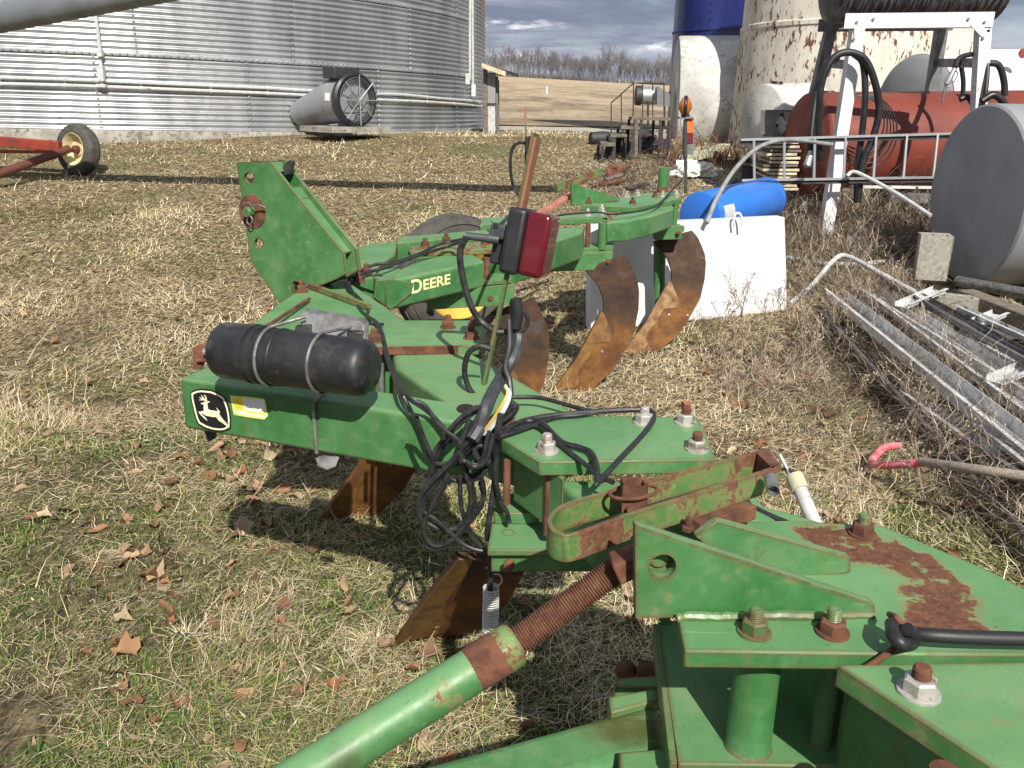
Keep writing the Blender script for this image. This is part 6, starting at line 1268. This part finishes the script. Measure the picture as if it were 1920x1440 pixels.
# fallen leaves
def leaves(spots, label):
    vs, fs, cs = [], [], []
    LC = [(.20, .105, .055), (.28, .155, .085), (.34, .23, .14), (.14, .08, .045), (.40, .31, .20), (.24, .115, .055)]
    for (x, y, s) in spots:
        rnd = random; z = float(terr_np(np.array([x]), np.array([y]))[0]) + rnd.uniform(.008, .03); a = rnd.uniform(0, 6.28); c = V(rnd.choice(LC)) * rnd.uniform(.75, 1.2); o = len(vs); n = 14; cu = rnd.uniform(.3, 1.3); tl = V((rnd.uniform(-.5, .5), rnd.uniform(-.5, .5), 1)).normalized(); q = V((0, 0, 1)).rotation_difference(tl)
        lob = rnd.random() < .55; vs.append(V((x, y, z))); cs.append(c * .8)
        ring = []
        for rr_ in (.5, 1):
            for k in range(n):
                t = 2 * math.pi * k / n; r = s * rr_ * (1 + ((.16 * math.cos(5 * t) + .10 * math.cos(9 * t + 1)) * rr_ if lob else .12 * math.cos(2 * t)) + rnd.uniform(-.06, .06)); lx, ly = r * math.cos(t), r * math.sin(t) * (.85 if lob else .55)
                lz = cu * (ly * ly) / s * 1.3 + .2 * s * math.sin(3 * lx / s + a) * rr_; p = q @ V((lx, ly, lz)); p = V((p.x * math.cos(a) - p.y * math.sin(a), p.x * math.sin(a) + p.y * math.cos(a), p.z)); vs.append(V((x, y, z)) + p); cs.append(c * (1.05 if rr_ == 1 else .9))
        for k in range(n):
            k2 = (k + 1) % n; fs.append((o, o + 1 + k, o + 1 + k2)); fs.append((o + 1 + k, o + 1 + n + k, o + 1 + n + k2, o + 1 + k2))
    me = bpy.data.meshes.new('fallen_leaves'); me.from_pydata(vs, [], fs); ca = me.color_attributes.new('Col', 'FLOAT_COLOR', 'POINT'); ca.data.foreach_set('color', np.array([(*c, 1) for c in cs], np.float32).ravel())
    me.materials.append(LEAFM); o = bpy.data.objects.new('fallen_leaves', me); COL.objects.link(o); me.polygons.foreach_set('use_smooth', [True] * len(fs)); tag(o, label, 'leaves', kind='stuff')
sp = []
def clus(px, py, n, spr, s0=.022, s1=.044):
    g = G(px, py)
    for _ in range(n): sp.append((g.x + random.gauss(0, spr), g.y + random.gauss(0, spr), random.uniform(s0, s1)))
for a in ((170, 1000, 3, .1), (330, 1060, 5, .12), (300, 1120, 5, .1), (260, 1180, 4, .1), (440, 940, 8, .16), (520, 920, 6, .14), (400, 860, 8, .14), (490, 1030, 7, .13), (550, 1010, 5, .1), (230, 1240, 2, .05), (100, 950, 4, .2), (560, 1310, 1, .02), (450, 1270, 1, .02), (540, 870, 4, .1), (1310, 700, 12, .35), (1400, 660, 10, .3), (1500, 640, 8, .3), (1340, 800, 6, .2), (1480, 760, 3, .1), (1540, 780, 3, .08), (1000, 560, 8, .3), (1060, 620, 5, .3), (620, 850, 5, .1), (880, 1000, 4, .12), (760, 1360, 3, .08), (820, 830, 4, .2), (620, 560, 4, .5), (1440, 720, 8, .3), (1590, 640, 4, .3), (1180, 1120, 3, .1)): clus(*a)
for _ in range(520): y = random.uniform(1, 4.5) if random.random() < .6 else random.uniform(4, 8); sp.append((random.uniform(-.6, .6) * y, y, random.uniform(.012, .035)))
leaves(sp, 'brown fallen leaves scattered in the grass')
# pale husks and bits
Q = zone(9000, [(-1.4, 1.0), (1.5, 1.0), (3, 6), (-2.5, 6)], .022, (0, .6), [(.6, .55, .42), (.22, .14, .09), (.16, .11, .08), (.30, .20, .13), (.5, .42, .3), (.12, .08, .06), (.26, .20, .15)], .011); strands('plant_litter', *Q, k=1, bend=0, label='pale husks and bits littering the grass', cat='litter')
# gravel near the grey tank and junk
def stones(n, poly, s0, s1, mat, name, label):
    mb = MB(); 
    xs = [p[0] for p in poly]; ys = [p[1] for p in poly]
    for _ in range(n):
        x, y = random.uniform(min(xs), max(xs)), random.uniform(min(ys), max(ys)); s = random.uniform(s0, s1); c = V((x, y, terr(x, y) + s * .2)); o = [c + V((random.uniform(.6, 1) * s * a, random.uniform(.6, 1) * s * b_, random.uniform(.4, .8) * s * c_)) for a, b_, c_ in ((1, 0, 0), (-1, 0, 0), (0, 1, 0), (0, -1, 0), (0, 0, 1), (0, 0, -1))]
        mb.add(o, [(0, 2, 4), (2, 1, 4), (1, 3, 4), (3, 0, 4), (2, 0, 5), (1, 2, 5), (3, 1, 5), (0, 3, 5)])
    return tag(mb.build(name, mat, ang=10), label, 'gravel', kind='stuff')
GRV = plain('pale_gravel', (.50, .46, .38), (.34, .30, .24), .9, 0, 20, .2)
stones(2600, gz_((1800, 545), (2050, 560), (2050, 680), (1850, 590)), .010, .022, GRV, 'gravel', 'pale gravel beside the grey tank and timber')
stones(1500, gz_((1310, 300), (1420, 300), (1430, 350), (1310, 350)), .012, .03, GRV, 'gravel', 'pale gravel near the spool and the yellow grate')
stones(500, gz_((1070, 345), (1230, 345), (1240, 372), (1060, 380)), .02, .05, plain('rubble', (.22, .18, .14), (.1, .08, .06), .9), 'rubble', 'dark rubble and scrap behind the far end of the plow')
# rusty machine bits behind the plow
p = G(1150, 335); o = MB().lathe(p + V((0, 0, .08)), V((.2, -.8, .4)), [(0, .03), (0, .11), (.03, .12), (.05, .1), (.05, .05), (.03, .04)], 18); o.tube([p + V((0, .0, .06)), G(1180, 325) + V((0, 0, .1))], .03, 8); tag(o.build('rusty_hub', RUST), 'rusty wheel hub lying in the dead vines behind the plow', 'machine part')
for i, (a, b_, l) in enumerate((((1110, 355), (1170, 350), 'dark log like bar in the scrap, left of the green stand pipe'), ((1135, 345), (1165, 340), 'short grey pipe on the rubble behind the plow'), ((1175, 362), (1215, 357), 'dark bar right against the green stand pipe foot'))):
    o = MB().tube([G(*a) + V((0, 0, .05)), G(*b_) + V((0, 0, .08))], .03, 8); tag(o.build('scrap_bar', [RUST, STEEL, DKM][i]), l, 'scrap metal')
